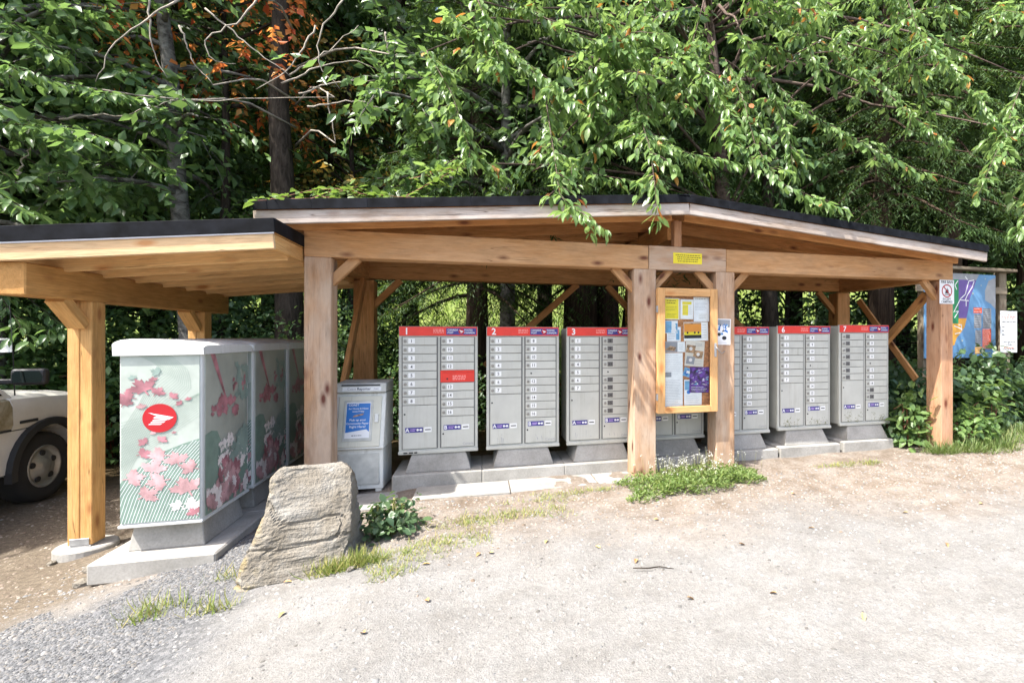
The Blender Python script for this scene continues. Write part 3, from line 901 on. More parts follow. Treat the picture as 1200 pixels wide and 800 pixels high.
# ------------------------------------------------------------------ concrete bases and mailboxes of the row
MC = [-0.415, 0.449, 1.308, 2.185, 3.065, 3.955, 4.865]
MW, MH, MD = 0.775, 1.312, 0.46
MFV = 5.64
base_lab = ['first concrete base of the row, beside the newspaper box', 'concrete base under mailbox number two', 'concrete base under mailbox number three',
            'concrete base behind and below the notice board', 'concrete base right of the notice board posts', 'concrete base under mailbox number six', 'last concrete base of the row, partly overgrown by brambles']
def frustum(name, bx, by, tx, ty, h, mat, parent, world, yoff=0.0, bev=0.006):
    bm = bmesh.new()
    lo = [bm.verts.new((sx * bx / 2, sy * by / 2, 0)) for sx, sy in ((-1, -1), (1, -1), (1, 1), (-1, 1))]
    hi = [bm.verts.new((sx * tx / 2, sy * ty / 2 + yoff, h)) for sx, sy in ((-1, -1), (1, -1), (1, 1), (-1, 1))]
    bm.faces.new(lo[::-1]); bm.faces.new(hi)
    for i in range(4): bm.faces.new((lo[i], lo[(i + 1) % 4], hi[(i + 1) % 4], hi[i]))
    bmesh.ops.bevel(bm, geom=bm.edges[:], offset=bev, segments=1, profile=0.5, affect='EDGES')
    me = bpy.data.meshes.new(name); bm.to_mesh(me); bm.free(); me.materials.append(mat)
    return put(name, me, parent, world)
for i, u in enumerate(MC):
    z0 = gz(u, 5.7)
    pw = 0.868 if i < 6 else 0.78
    r_ = thing('concrete_base', base_lab[i], 'concrete base', (u, 5.85, z0), 0, 'concrete bases under the mailbox row')
    box('pad', (0 if i < 6 else -0.04, 0, 0.03), (pw, 0.70, 0.19), M_CONC, r_, None, 0.012)
    frustum('pedestal', 0.64, 0.56, 0.52, 0.44, 0.185, M_CONC, r_, WM[r_] @ T(0, 0, 0.125), 0.01)

PLATES = {}
def plate(n, dark):
    k = (n, dark)
    if k not in PLATES:
        F = Flat()
        w, h = 0.062, 0.050
        F.rect(-w / 2, -h / 2, w / 2, h / 2, 0.003, 0)
        for (a, c) in (((-w / 2, -h / 2), (w / 2, -h / 2)), ((w / 2, -h / 2), (w / 2, h / 2)), ((w / 2, h / 2), (-w / 2, h / 2)), ((-w / 2, h / 2), (-w / 2, -h / 2))):
            q = len(F.v)
            F.v += [(a[0], -0.003, a[1]), (a[0], 0.0, a[1]), (c[0], 0.0, c[1]), (c[0], -0.003, c[1])]
            F.f.append([q, q + 1, q + 2, q + 3]); F.m.append(0)
        F.text(str(n), 0, -0.0145, 0.043, 0.0036, 1, 'C', 1.0, 0.012)
        PLATES[k] = new_mesh('number_plate', F.v, F.f, [M_DPLATE if dark else M_PLATE, M_INK], F.m)
    return PLATES[k]
V_, F_ = tube_geo([(0, 0.0, 0), (0, -0.007, 0), (0, -0.010, 0)], [0.015, 0.015, 0.011], 14)
LOCK = new_mesh('lock', V_, F_, M_LOCK)
V_, F_ = tube_geo([(0, 0.0, 0), (0, -0.005, 0)], [0.009, 0.008], 10)
LOCKS = new_mesh('small_lock', V_, F_, M_INK)
def sticker(letter):
    F = Flat()
    F.rect(-0.085, -0.026, 0.085, 0.026, 0.0015, 0)
    F.rect(-0.082, -0.023, -0.046, 0.023, 0.002, 0)
    F.text(letter, -0.064, -0.018, 0.055, 0.0022, 1, 'C', 1, 0.02)
    F.rect(-0.038, 0.004, 0.015, 0.010, 0.002, 2); F.rect(-0.038, -0.011, 0.008, -0.005, 0.002, 2)
    F.circ(0.034, 0, 0.011, 0.002, 1); F.rect(0.040, -0.004, 0.062, 0.004, 0.0022, 1); F.circ(0.066, 0, 0.011, 0.002, 1)
    return new_mesh('sticker', F.v, F.f, [M_BLUE, M_WHITE, M_LILAC], F.m)
STK = {c: sticker(c) for c in 'AB'}
F = Flat()
F.rect(-0.036, -0.026, 0.036, 0.026, 0.004, 0); F.rect(-0.027, -0.006, 0.027, 0.005, 0.0045, 1)
SLOT = new_mesh('card_slot', F.v, F.f, [M_PLATE, M_INK], F.m)
F = Flat()
F.rect(0.0, 0, 0.13, 0.068, 0.001, 0); F.rect(0.172, 0, 0.30, 0.068, 0.001, 0)
F.rect(0.13, 0, 0.172, 0.068, 0.0008, 0)
for t, x, z in (('CANADA', 0.012, 0.040), ('POST', 0.012, 0.012), ('POSTES', 0.18, 0.040), ('CANADA', 0.18, 0.012)):
    F.text(t, x, z, 0.026, 0.0018, 1, 'LEFT', 0.95, 0.01)
F.circ(0.151, 0.034, 0.030, 0.0016, 2)
F.poly([(0.128, 0.050), (0.172, 0.036), (0.160, 0.026), (0.145, 0.030)], 0.0022, 1)
F.poly([(0.136, 0.025), (0.158, 0.024), (0.148, 0.018)], 0.0022, 1)
EMBL = new_mesh('emblem_panel', F.v, F.f, [M_BLUE, M_WHITE, M_LOGO], F.m)
SPOTS = {}
lab_row = {1: 'grey community mailbox number one, with a red outgoing-mail slot', 2: 'grey community mailbox number two between boxes one and three', 3: 'grey community mailbox number three, its right column with dark number plates',
           4: 'grey community mailbox mostly hidden behind the notice board', 5: 'grey community mailbox half hidden by the notice board\'s right post', 6: 'grey community mailbox number six, mildewed along its lower doors', 7: 'grey community mailbox number seven, last of the row, left column dark plates'}
def mailbox(i):
    u = MC[i - 1]
    zb = gz(u, 5.7) + 0.125 + 0.175
    r_ = thing('community_mailbox', lab_row[i], 'mailbox', (u, MFV, zb), R([0.3, -0.2, 0.25, 0, -0.2, 0.3, -0.4][i - 1]), 'grey mailboxes in the row under the shelter')
    B = WM[r_]
    hh = MH
    # cabinet body: slightly narrower box behind a face frame
    box('cabinet', (0, 0.03 + MD / 2, hh / 2), (MW - 0.03, MD, hh - 0.02), M_CAB, r_, None, 0.02, seg=2)
    fr = box('face_frame', (0, 0.015, hh / 2), (MW, 0.03, hh), M_CAB, r_, None, 0.006)
    rc = Flat()
    rc.rect(-0.360, 0.050, -0.008, hh - 0.106, 0.0006, 0); rc.rect(0.008, 0.050, 0.360, hh - 0.106, 0.0006, 0)
    rc.build('door_recess', [M_GAP], fr, B)
    hd = box('header', (0, -0.006, hh - 0.050), (MW - 0.012, 0.014, 0.094), M_RED, r_, None, 0.003)
    F = Flat()
    F.text(str(i), -0.335, hh - 0.083, 0.095, 0.0142, 0, 'LEFT', 1, 0.02)
    F.build('header_number', [M_WHITE], hd, B)
    F = Flat()
    rr = random.Random(i)
    for k in range(3): F.words(-0.055, 0.050, hh - 0.036 - 0.016 * k, 0.008, 0.0142, 0, rr)
    F.build('header_print', [M_PINK], hd, B)
    put('emblem_panel', EMBL, hd, B @ T(0.072, -0.0135, hh - 0.086))
    box('base_rail', (0, -0.004, 0.020), (MW + 0.006, 0.04, 0.036), M_CAB, r_, None, 0.006)
    pitch = 0.0877
    top = hh - 0.108
    def door(x0, x1, zt, zb_, n=None, dark=False, name='door', mat=M_DOOR):
        w, h = x1 - x0 - 0.006, zt - zb_ - 0.006
        c = ((x0 + x1) / 2, -0.006, (zt + zb_) / 2)
        d = box(name, c, (w, 0.014, h), mat, r_, None, 0.0025)
        if n is not None:
            put('number_plate', plate(n, dark), d, B @ T(x0 + 0.088, -0.0131, c[2]))
            put('lock', LOCK, d, B @ T(x0 + 0.028, -0.0131, c[2] - 0.002))
        return d
    def parcel(x0, x1, zt, letter):
        d = door(x0, x1, zt, 0.054, None, False, 'parcel_door')
        lz_ = 0.250 if letter == 'A' else 0.262
        put('key_sticker', STK[letter], d, B @ T(x0 + 0.112, -0.0132, lz_))
        put('card_slot', SLOT, d, B @ T(x0 + 0.245, -0.0132, lz_))
        put('lock', LOCKS, d, B @ T(x0 + 0.022, -0.0132, (zt - 0.09) if letter == 'A' else lz_ - 0.065))
        if letter == 'B':
            F = Flat(); F.text('Canada', x0 + 0.215, 0.075, 0.036, 0.0138, 0)
            F.build('word_print', [M_GREYINK], d, B)
        if i in (2, 6, 7, 3):
            # grime and mildew streaks on the lower doors
            F = Flat(); rq = random.Random(i * 7 + ord(letter))
            for k in range(5):
                xx = rq.uniform(x0 + 0.04, x1 - 0.05); z1 = rq.uniform(0.10, 0.19)
                if i in (6, 7):
                    for q in range(16):
                        F.circ(xx + rq.gauss(0, 0.022), z1 - 0.06 + rq.gauss(0, 0.028), rq.uniform(0.0015, 0.005), 0.0135 + 0.00003 * (k * 16 + q), 0, 6, rq.uniform(0.003, 0.011))
                else:
                    F.poly([(xx, z1), (xx + rq.uniform(0.003, 0.010), z1 - 0.01), (xx + rq.uniform(0, 0.02), z1 - rq.uniform(0.02, 0.10))], 0.0136 + 0.0001 * k, 0)
            tag(F.build('grime_streaks', [M_GRIME if i in (6, 7) else M_GREYINK], d, B), kind='stuff')
    xl0, xl1, xr0, xr1 = -0.352, -0.020, 0.020, 0.352
    nl = 8 if i == 1 else 7
    for k in range(nl):
        door(xl0, xl1, top - k * pitch, top - (k + 1) * pitch, k + 1, i == 7)
    parcel(xl0, xl1, top - nl * pitch, 'A')
    z = top
    for k in range(4):
        door(xr0, xr1, z, z - pitch, nl + 1 + k, i == 3); z -= pitch
    if i == 1:
        d = door(xr0 - 0.008, xr1 + 0.004, z + 0.004, z - 0.125, None, False, 'outgoing_slot', M_RED)
        F = Flat()
        for k in range(3): F.words(xr0 + 0.115, xr0 + 0.245, z - 0.062 - 0.018 * k, 0.010, 0.0138, 0, rr)
        F.build('slot_print', [M_PINK], d, B)
        box('slot_lip', (xr0 + 0.166, -0.016, z - 0.012), (0.30, 0.012, 0.018), M_RED, d, B, 0.003)
        put('lock', LOCKS, d, B @ T(xr0 + 0.062, -0.0132, z - 0.086)); z -= 0.125
    else:
        d = door(xr0, xr1, z, z - pitch, None, False, 'blank_door')
        put('lock', LOCKS, d, B @ T(xr0 + 0.062, -0.0132, z - 0.045)); z -= pitch
    n0 = nl + 5
    for k in range(16 - n0 + 1):
        door(xr0, xr1, z, z - pitch, n0 + k, i == 3 or (i == 7 and n0 + k > 14)); z -= pitch
    parcel(xr0, xr1, z, 'B')
    if i == 1:
        F = Flat(); F.words(-0.34, -0.19, 0.012, 0.016, 0.025, 0, rr)
        F.build('rail_print', [M_INK], fr, B)
    return r_
M_GRIME = plain('green_mildew', (0.22, 0.22, 0.13), 0.9)
for i in range(1, 8): mailbox(i)

# ------------------------------------------------------------------ the three leaf-printed mailboxes under the lean-to
MAPLE_H = [(0, 1.0), (0.16, 0.66), (0.34, 0.76), (0.27, 0.30), (0.50, 0.52), (0.56, 0.38), (0.92, 0.42), (0.80, 0.20), (0.92, 0.10), (0.48, -0.20), (0.54, -0.36), (0.06, -0.28), (0.05, -0.70)]
MAPLE = MAPLE_H + [(-x, z) for x, z in MAPLE_H[::-1] if x > 0]
def tri_poly(F, pts, y, m):
    """concave polygon -> triangles"""
    from mathutils.geometry import tessellate_polygon
    tr = tessellate_polygon([[Vector((p[0], p[1], 0)) for p in pts]])
    for t in tr: F.poly([pts[k] for k in t], y, m)
def maple(F, x, z, s, rot, y, m, sq=1.0):
    c, q = math.cos(rot), math.sin(rot)
    tri_poly(F, [(x + s * (a * c - b_ * q), z + s * sq * (a * q + b_ * c)) for a, b_ in MAPLE], y, m)
def clip_poly(pts, w, h):
    """clip to the panel rectangle 0..w, 0..h"""
    for ax, lim, sg in ((0, 0, 1), (0, w, -1), (1, 0, 1), (1, h, -1)):
        out = []
        for i in range(len(pts)):
            a, b_ = pts[i - 1], pts[i]
            ia, ib = (a[ax] - lim) * sg >= 0, (b_[ax] - lim) * sg >= 0
            if ia != ib:
                t = (lim - a[ax]) / (b_[ax] - a[ax])
                out.append((a[0] + t * (b_[0] - a[0]), a[1] + t * (b_[1] - a[1])))
            if ib: out.append(b_)
        pts = out
        if len(pts) < 3: return []
    return pts
class CFlat(Flat):
    w = h = 1.0
    def poly(s, pts, y=0.0, m=0):
        q = clip_poly(list(pts), s.w, s.h)
        if len(q) >= 3:
            dd = [q[i] for i in range(len(q)) if math.dist(q[i], q[i - 1]) > 1e-6]
            if len(dd) >= 3: Flat.poly(s, dd, y, m)
def end_print(w, h):
    """print on the end panel: sage hill with white lines, maple leaves, thin waves, red disc"""
    F = CFlat(); F.w, F.h = w, h
    S = lambda px, py: ((px - 65) / 305 * w, (1 - (py - 100) / 645) * h)
    # thin sweeping lines
    for k in range(15):
        a = k / 14
        pts = [S(70, 600 - 210 * a), S(140, 470 - 190 * a), S(215 - 25 * a, 350 - 170 * a), S(335 - 110 * a, 235 - 70 * a), S(330 - 130 * a, 165 - 30 * a), S(255 - 120 * a, 102)]
        sm = [(q[0], q[1]) for q in poly_resample([(p[0], p[1], 0) for p in pts], 16)]
        F.strip(sm, 0.0022, 0.0008 + 0.00002 * k, 1)
    for k in range(16):
        a = k / 15
        p0, p1, p2 = S(66, 360 + 170 * a), S(200, 330 + 120 * a), S(370, 250 + 90 * a * a)
        sm = [(q[0], q[1]) for q in poly_resample([(*p0, 0), (*p1, 0), (*p2, 0)], 8)]
        F.strip(sm, 0.002, 0.0012 + 0.00002 * k, 1)
    # sage hill
    top = [S(65, 590), S(110, 550), S(170, 508), S(240, 472), S(310, 447), S(372, 430)]
    for a, c in zip(top, top[1:]):
        F.poly([a, c, (c[0], 0), (a[0], 0)], 0.0018, 0)
    for k in range(34):   # white fan lines
        a = k / 33
        x0 = -0.15 + 1.35 * a
        p0 = (x0 * w, 0); p1 = ((x0 + 0.10 + 0.10 * a) * w, 0.16 * h); p2 = ((x0 + 0.34 + 0.16 * a) * w, 0.34 * h)
        p3 = ((x0 + 0.75) * w, 0.52 * h)
        def under(p):
            s_ = p[0] / w
            return p[1] < np.interp(s_, [0, 0.147, 0.344, 0.574, 0.803, 1.0], [0.24, 0.302, 0.367, 0.423, 0.462, 0.488]) * h
        sm = [(q[0], q[1]) for q in poly_resample([(*p0, 0), (*p1, 0), (*p2, 0), (*p3, 0)], 22)]
        sm = [p for p in sm if under(p)]
        if len(sm) > 1: F.strip(sm, 0.003, 0.0022 + 0.00003 * k, 2)
    k = 0
    for (px, py, s, rot, mm) in [(150, 228, 70, 0.5, 3), (205, 245, 40, -0.6, 3), (95, 262, 52, 1.3, 3), (80, 282, 42, -0.4, 3), (190, 196, 22, 0.2, 3), (205, 166, 34, 1.2, 6), (112, 188, 22, 0.4, 6), (265, 262, 30, -0.9, 3), (292, 290, 22, 0.9, 3), (326, 275, 18, 0.3, 3), (145, 300, 26, 0.2, 4),
                                (155, 436, 32, 1.0, 3), (222, 430, 30, -0.7, 3), (150, 480, 40, -1.2, 3), (270, 404, 12, 0.2, 3), (192, 402, 18, 0.6, 4), (215, 490, 58, 1.5, 4), (280, 512, 62, 0.3, 4), (190, 540, 64, -0.3, 4), (335, 542, 56, 1.2, 4), (112, 572, 60, -1.4, 4), (215, 590, 66, 1.8, 4), (165, 640, 62, -1.0, 4), (320, 622, 82, 0.4, 4), (340, 695, 62, -1.2, 5), (285, 690, 40, 1.2, 5), (350, 720, 40, 0.6, 3)]:
        x, z = S(px, py)
        k += 1
        maple(F, x, z, s / 305 * w * 0.92, rot, 0.003 + 0.00004 * k, mm, 0.8)
    x, z = S(215, 345)
    F.circ(x, z, 0.104, 0.0046, 7, 40)
    Q = lambda a, b_: (x + a * 0.104 / 66, z - b_ * 0.104 / 66)
    tri_poly(F, [Q(-45, -27), Q(54, -2), Q(34, 9), Q(-2, 3), Q(-26, -2), Q(-10, -9)], 0.0052, 2)
    for (a0, b0, a1) in ((-30, 5, 30), (-36, 14, 22), (-44, 23, 10)):
        tri_poly(F, [Q(a0 + 10, b0), Q(a1, b0 + 3), Q(a1 - 8, b0 + 8), Q(a0, b0 + 6)], 0.0052, 2)
    return new_mesh('leaf_print', F.v, F.f, [M_SWOOSH, M_LINE, M_WHITE, M_LEAFR, M_LEAFP, M_LEAFW, M_LEAFG, M_LOGO], F.m)
def back_print(w, h):
    """print on the long panel: curling sage wave, hanging rose leaves, white leaf cluster"""
    F = CFlat(); F.w, F.h = w, h
    top = [(0, 0.50), (0.12, 0.515), (0.25, 0.50), (0.33, 0.43), (0.36, 0.36), (0.45, 0.30), (0.62, 0.33), (0.78, 0.42), (1.0, 0.47)]
    for a, c in zip(top, top[1:]):
        F.poly([(a[0] * w, a[1] * h), (c[0] * w, c[1] * h), (c[0] * w, 0), (a[0] * w, 0)], 0.001, 0)
    for k in range(9):
        F.strip([(w * (0.03 + 0.015 * k), 0), (w * (0.05 + 0.02 * k), 0.2 * h), (w * (0.10 + 0.022 * k), 0.36 * h), (w * (0.2 + 0.016 * k), (0.46 - 0.006 * k) * h)], 0.004, 0.0013 + 0.00002 * k, 1)
    F.poly([(0.10 * w, h), (0.20 * w, h), (0.46 * w, 0.70 * h), (0.44 * w, 0.69 * h)], 0.0015, 3)
    pts = [(0.82 + 0.14 * math.cos(t) - 0.25 * (1 - math.cos(t)) * 0.5, 0.64 + 0.28 * math.sin(t)) for t in np.linspace(-2.2, 1.6, 14)]
    F.strip([(a * w, b_ * h) for a, b_ in pts], 0.004, 0.0016, 1)
    rr = random.Random(5)
    k = 0
    for n, (x0, x1, z0, z1), s, ms in ((26, (0.28, 0.72, 0.58, 0.70), 0.055, (3,)), (9, (0.05, 0.3, 0.60, 0.68), 0.03, (3,)), (22, (0.70, 0.98, 0.68, 0.92), 0.055, (6,)), (10, (0.62, 0.95, 0.74, 0.84), 0.03, (3,)),
                                       (60, (0.30, 1.0, 0.20, 0.44), 0.05, (5, 5, 6)), (40, (0.25, 0.75, 0.05, 0.30), 0.075, (3, 4)), (26, (0.02, 0.98, 0.0, 0.16), 0.07, (4, 5)), (14, (0.6, 1.0, 0.3, 0.44), 0.07, (6,))):
        for _ in range(n):
            k += 1
            maple(F, rr.uniform(x0, x1) * w, rr.uniform(z0, z1) * h, s * rr.uniform(0.6, 1.3), rr.uniform(0, 6.28), 0.002 + 0.00002 * k, rr.choice(ms))
    return new_mesh('leaf_print', F.v, F.f, [M_SWOOSH, M_LINE, M_WHITE, M_LEAFR, M_LEAFP, M_LEAFW, M_LEAFG, M_LOGO], F.m)
SU0, SU1 = -2.50, -1.99
UW = SU1 - SU0
UD = 0.80            # along the row of printed boxes
UH0, UH1 = 0.125, 1.385
EPR = end_print(UW - 0.03, UH1 - UH0 - 0.05)
BPR = back_print(UD - 0.08, UH1 - UH0 - 0.05)
lab_side = ['leaf-printed mailbox with the red emblem disc, nearest of the three', 'leaf-printed mailbox in the middle of the three under the lean-to', 'leaf-printed mailbox farthest back under the lean-to, in deep shade']
lab_sb = ['stepped concrete base under the nearest leaf-printed mailbox', 'stepped concrete base under the middle leaf-printed mailbox', 'stepped concrete base under the rearmost leaf-printed mailbox']
for i, v0 in enumerate((4.50, 5.385, 6.25)):
    cu, cv = (SU0 + SU1) / 2, v0 + UD / 2
    zt = -0.065
    b_ = thing('concrete_base', lab_sb[i], 'concrete base', (cu, cv, zt - 0.12), 0, 'concrete bases under the leaf-printed mailboxes')
    d0, d1 = (v0 - 0.12 if i == 0 else v0 - 0.05), v0 + UD + 0.03
    box('pad', (0.01, (d0 + d1) / 2 - cv, 0.045), (0.76, d1 - d0, 0.15), M_CONC, b_, None, 0.012)
    frustum('pedestal', 0.48, 0.66, 0.42, 0.60, UH0 - zt - 0.001, M_CONC, b_, WM[b_] @ T(0, 0.0, 0.12), 0.0)
    r_ = thing('printed_mailbox', lab_side[i], 'mailbox', (cu, cv, UH0), 0, 'leaf-printed mailboxes under the lean-to')
    B = WM[r_]
    H = UH1 - UH0
    box('shell', (0, 0, H / 2), (UW - 0.006, UD - 0.006, H), M_SHELL, r_, None, 0.018, seg=2)
    # end panel facing the drive, long panel facing the shelter, doors on the far side
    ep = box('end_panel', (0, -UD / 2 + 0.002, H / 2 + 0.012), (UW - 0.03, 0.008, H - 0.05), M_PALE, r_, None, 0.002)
    put('leaf_print', EPR, ep, B @ T(-(UW - 0.03) / 2, -UD / 2 - 0.0023, 0.037))
    lp = box('long_panel', (UW / 2 - 0.002, 0, H / 2 + 0.012), (0.008, UD - 0.08, H - 0.05), M_PALE_SHADED, r_, None, 0.002)
    put('leaf_print', BPR, lp, B @ T(UW / 2 + 0.0023, -(UD - 0.08) / 2, 0.037) @ Matrix.Rotation(R(90), 4, 'Z'))
    for k in range(8):
        for s in (0, 1):
            box('door', (-UW / 2 + 0.001, -0.185 + 0.37 * s, 1.16 - 0.092 * k), (0.012, 0.34, 0.084), M_DOOR, r_, None, 0.003)
    for s in (0, 1):
        box('parcel_door', (-UW / 2 + 0.001, -0.185 + 0.37 * s, 0.26), (0.012, 0.34, 0.34), M_DOOR, r_, None, 0.003)
    # moulded lid with a rounded crown
    bm = bmesh.new()
    prof = [(-UW / 2 - 0.02, -0.022), (-UW / 2 - 0.024, 0.060), (-UW / 2 - 0.010, 0.076), (-UW / 2 + 0.06, 0.084), (0.0, 0.076), (UW / 2 - 0.06, 0.058), (UW / 2 - 0.002, 0.044), (UW / 2 + 0.016, 0.034), (UW / 2 + 0.02, -0.015)]
    y0, y1 = -UD / 2 - 0.022, UD / 2 + 0.012
    a = [bm.verts.new((x, y0, H + z)) for x, z in prof]
    a1 = [bm.verts.new((x * 0.985, y0 - 0.0 + 0.06, H + z + (0.016 if 0 < k < 8 else 0))) for k, (x, z) in enumerate(prof)]
    c1 = [bm.verts.new((x * 0.985, y1 - 0.06, H + z + (0.016 if 0 < k < 8 else 0))) for k, (x, z) in enumerate(prof)]
    c = [bm.verts.new((x, y1, H + z)) for x, z in prof]
    bm.faces.new(a); bm.faces.new(c[::-1])
    for q, p in ((a, a1), (a1, c1), (c1, c)):
        for k in range(len(prof) - 1): bm.faces.new((q[k], p[k], p[k + 1], q[k + 1]))
        bm.faces.new((q[-1], p[-1], p[0], q[0]))
    bmesh.ops.recalc_face_normals(bm, faces=bm.faces[:])
    me = bpy.data.meshes.new('lid'); bm.to_mesh(me); bm.free(); me.materials.append(M_SHELL)
    put('lid', me, r_, B @ T(0, 0, 0.003))
    box('bottom_rail', (0, 0, 0.012), (UW + 0.006, UD + 0.006, 0.022), M_SHELL, r_, None, 0.005)

# ------------------------------------------------------------------ newspaper box
nz_ = gz(-1.1, 5.6) + 0.0
nb = thing('newspaper_box', 'cream newspaper vending box with blue poster behind the boulder', 'newspaper box', (-1.17, 5.62, nz_), R(-3))
B = WM[nb]
NW = 0.47
def lean_prism(name, poly, w, mat, parent, bev=0.006):
    """side profile in (y,z) extruded along x"""
    bm = bmesh.new()
    a = [bm.verts.new((-w / 2, p[0], p[1])) for p in poly]
    c = [bm.verts.new((w / 2, p[0], p[1])) for p in poly]
    bm.faces.new(a); bm.faces.new(c[::-1])
    for k in range(len(poly)): bm.faces.new((a[k], c[k], c[(k + 1) % len(poly)], a[(k + 1) % len(poly)]))
    bmesh.ops.recalc_face_normals(bm, faces=bm.faces[:])
    bmesh.ops.bevel(bm, geom=bm.edges[:], offset=bev, segments=1, profile=0.5, affect='EDGES')
    me = bpy.data.meshes.new(name); bm.to_mesh(me); bm.free(); me.materials.append(mat)
    return put(name, me, parent, B)
lean_prism('cabinet', [(-0.03, 0.44), (0.11, 0.985), (0.42, 0.985), (0.42, 0.44)], NW, M_NEWSW, nb)
lean_prism('lower_cabinet', [(0.015, 0.03), (0.005, 0.432), (0.40, 0.432), (0.40, 0.03)], NW - 0.02, M_NEWSW, nb)
tp = lean_prism('title_hood', [(0.075, 0.992), (0.095, 1.085), (0.43, 1.10), (0.43, 0.992)], NW + 0.004, M_NEWSG, nb)
tilt = math.atan2(0.14, 0.545)
FM = B @ T(0, -0.03, 0.44) @ Matrix.Rotation(-tilt, 4, 'X')      # front slope frame: x across, z up the slope
FL = 0.5627
dr = box('door', (0.0, -0.004, FL / 2 - 0.005), (NW - 0.075, 0.018, FL - 0.055), M_NEWS, nb, FM, 0.004)
wi = box('window_frame', (-0.012, -0.015, FL / 2 + 0.0), (0.27, 0.010, 0.405), M_NEWSG, dr, FM, 0.003)
F = Flat()
pw, ph = 0.225, 0.355
z0 = FL / 2 - ph / 2 + 0.006
F.rect(-pw / 2, z0, pw / 2, z0 + ph, 0.0, 0)
F.poly([(-pw / 2 + 0.004, z0 + 0.055), (pw / 2 - 0.03, z0 + 0.085), (pw / 2 - 0.004, z0 + 0.06), (pw / 2 - 0.004, z0 + ph - 0.01), (-pw / 2 + 0.004, z0 + ph - 0.01)], 0.0005, 1)
F.text('COAST', -pw / 2 + 0.018, z0 + ph - 0.036, 0.030, 0.001, 0, 'LEFT', 1.0, 0.02)
for t, z, s in (('for Home & News', 0.285, 0.024), ('every Friday', 0.258, 0.022), ('Pick up your', 0.170, 0.030), ('Community Paper', 0.136, 0.028), ('Right Here!', 0.102, 0.032)):
    F.text(t, 0.0, z0 + z, s, 0.001, 0, 'C', 1.0, 0.012)
F.poly([(-0.05, z0 + 0.205), (0.045, z0 + 0.228), (0.052, z0 + 0.245), (-0.04, z0 + 0.224)], 0.001, 2)
F.words(-0.05, 0.05, z0 + 0.022, 0.007, 0.001, 3)
F.build('poster', [M_WHITE, M_NBLUE, M_TAN, M_INK], dr, FM @ T(-0.012, -0.0205, 0))
box('door_handle', (0.160, -0.022, FL / 2 + 0.02), (0.036, 0.02, 0.085), M_NEWSW, dr, FM, 0.004)
HM = B @ T(0, 0.075, 0.992) @ Matrix.Rotation(-math.atan2(0.02, 0.093), 4, 'X')
F = Flat()
F.rect(-0.17, 0.018, 0.19, 0.058, 0.002, 0)
F.text('Coast', -0.125, 0.027, 0.034, 0.003, 1); F.text('Reporter', -0.035, 0.027, 0.034, 0.003, 2, 'LEFT', 1, 0.014); F.text('.net', 0.115, 0.027, 0.034, 0.003, 1)
F.build('title_plate', [M_PLATE, M_GREYINK, M_INK], tp, HM)
box('title_slot', (0, -0.002, 0.075), (0.36, 0.01, 0.014), M_DARKP, tp, HM, 0.001)
box('lower_panel', (0, 0.006, 0.235), (NW - 0.09, 0.012, 0.31), M_NEWSG, nb, B, 0.004)
for s in (-1, 1): box('foot', (s * 0.18, 0.2, 0.012), (0.06, 0.36, 0.04), M_NEWSG, nb, B, 0.004)

# ------------------------------------------------------------------ notice board and what hangs in it
BX0, BX1, BZ0, BZ1 = 1.82, 2.52, 0.683, 2.028
BY = 5.155
nbd = thing('notice_board', 'varnished wooden notice cabinet with glass door between two posts', 'notice board', ((BX0 + BX1) / 2, 5.2, BZ0))
I4 = Matrix.Identity(4)
fw = 0.085
box('backboard', ((BX0 + BX1) / 2, 5.226, (BZ0 + BZ1) / 2), (BX1 - BX0 - 0.01, 0.02, BZ1 - BZ0 - 0.01), M_CORK, nbd, I4, 0.002)
box('case_side', (BX0 + 0.011, 5.20, (BZ0 + BZ1) / 2), (0.02, 0.034, BZ1 - BZ0 - 0.012), W_FRAME, nbd, I4, 0.002)
box('case_side', (BX1 - 0.011, 5.20, (BZ0 + BZ1) / 2), (0.02, 0.034, BZ1 - BZ0 - 0.012), W_FRAME, nbd, I4, 0.002)
fy = 5.168
def mitre(name, p):   # mitred frame member, polygon in xz
    o = prism(name, [(x, z) for x, z in p], -0.015, 0.013, W_FRAME, nbd, T(0, fy, 0), 0.003)
    return o
def stile(name, x0, x1, zl, zh, flip):
    L = zh - zl
    ctr = Vector(((x0 + x1) / 2, fy, (zl + zh) / 2))
    return beam(name, (ctr.x, fy, zl), (ctr.x, fy, zh), 0.028, x1 - x0, W_FRAME, nbd, 0.003, Vector((1, 0, 0)))
stile('frame_stile', BX0, BX0 + fw, BZ0, BZ1, 0)
stile('frame_stile', BX1 - fw, BX1, BZ0, BZ1, 1)
beam('frame_rail', (BX0 + fw + 0.001, fy, BZ1 - fw / 2), (BX1 - fw - 0.001, fy, BZ1 - fw / 2), 0.028, fw, W_FRAME, nbd, 0.003)
beam('frame_rail', (BX0 + fw + 0.001, fy, BZ0 + 0.035), (BX1 - fw - 0.001, fy, BZ0 + 0.035), 0.028, 0.07, W_FRAME, nbd, 0.003)
box('glass_pane', ((BX0 + BX1) / 2, fy + 0.006, (BZ0 + BZ1) / 2 - 0.008), (BX1 - BX0 - 2 * fw + 0.02, 0.003, BZ1 - BZ0 - 2 * fw + 0.02), M_GLASS, nbd, I4, 0.0)
for z in (1.80, 0.86): box('hinge', (BX0 - 0.006, fy - 0.002, z), (0.016, 0.034, 0.07), M_STEEL, nbd, I4, 0.002)
box('latch', (BX1 - 0.03, fy - 0.018, 1.36), (0.026, 0.008, 0.15), M_STEEL, nbd, I4, 0.003)
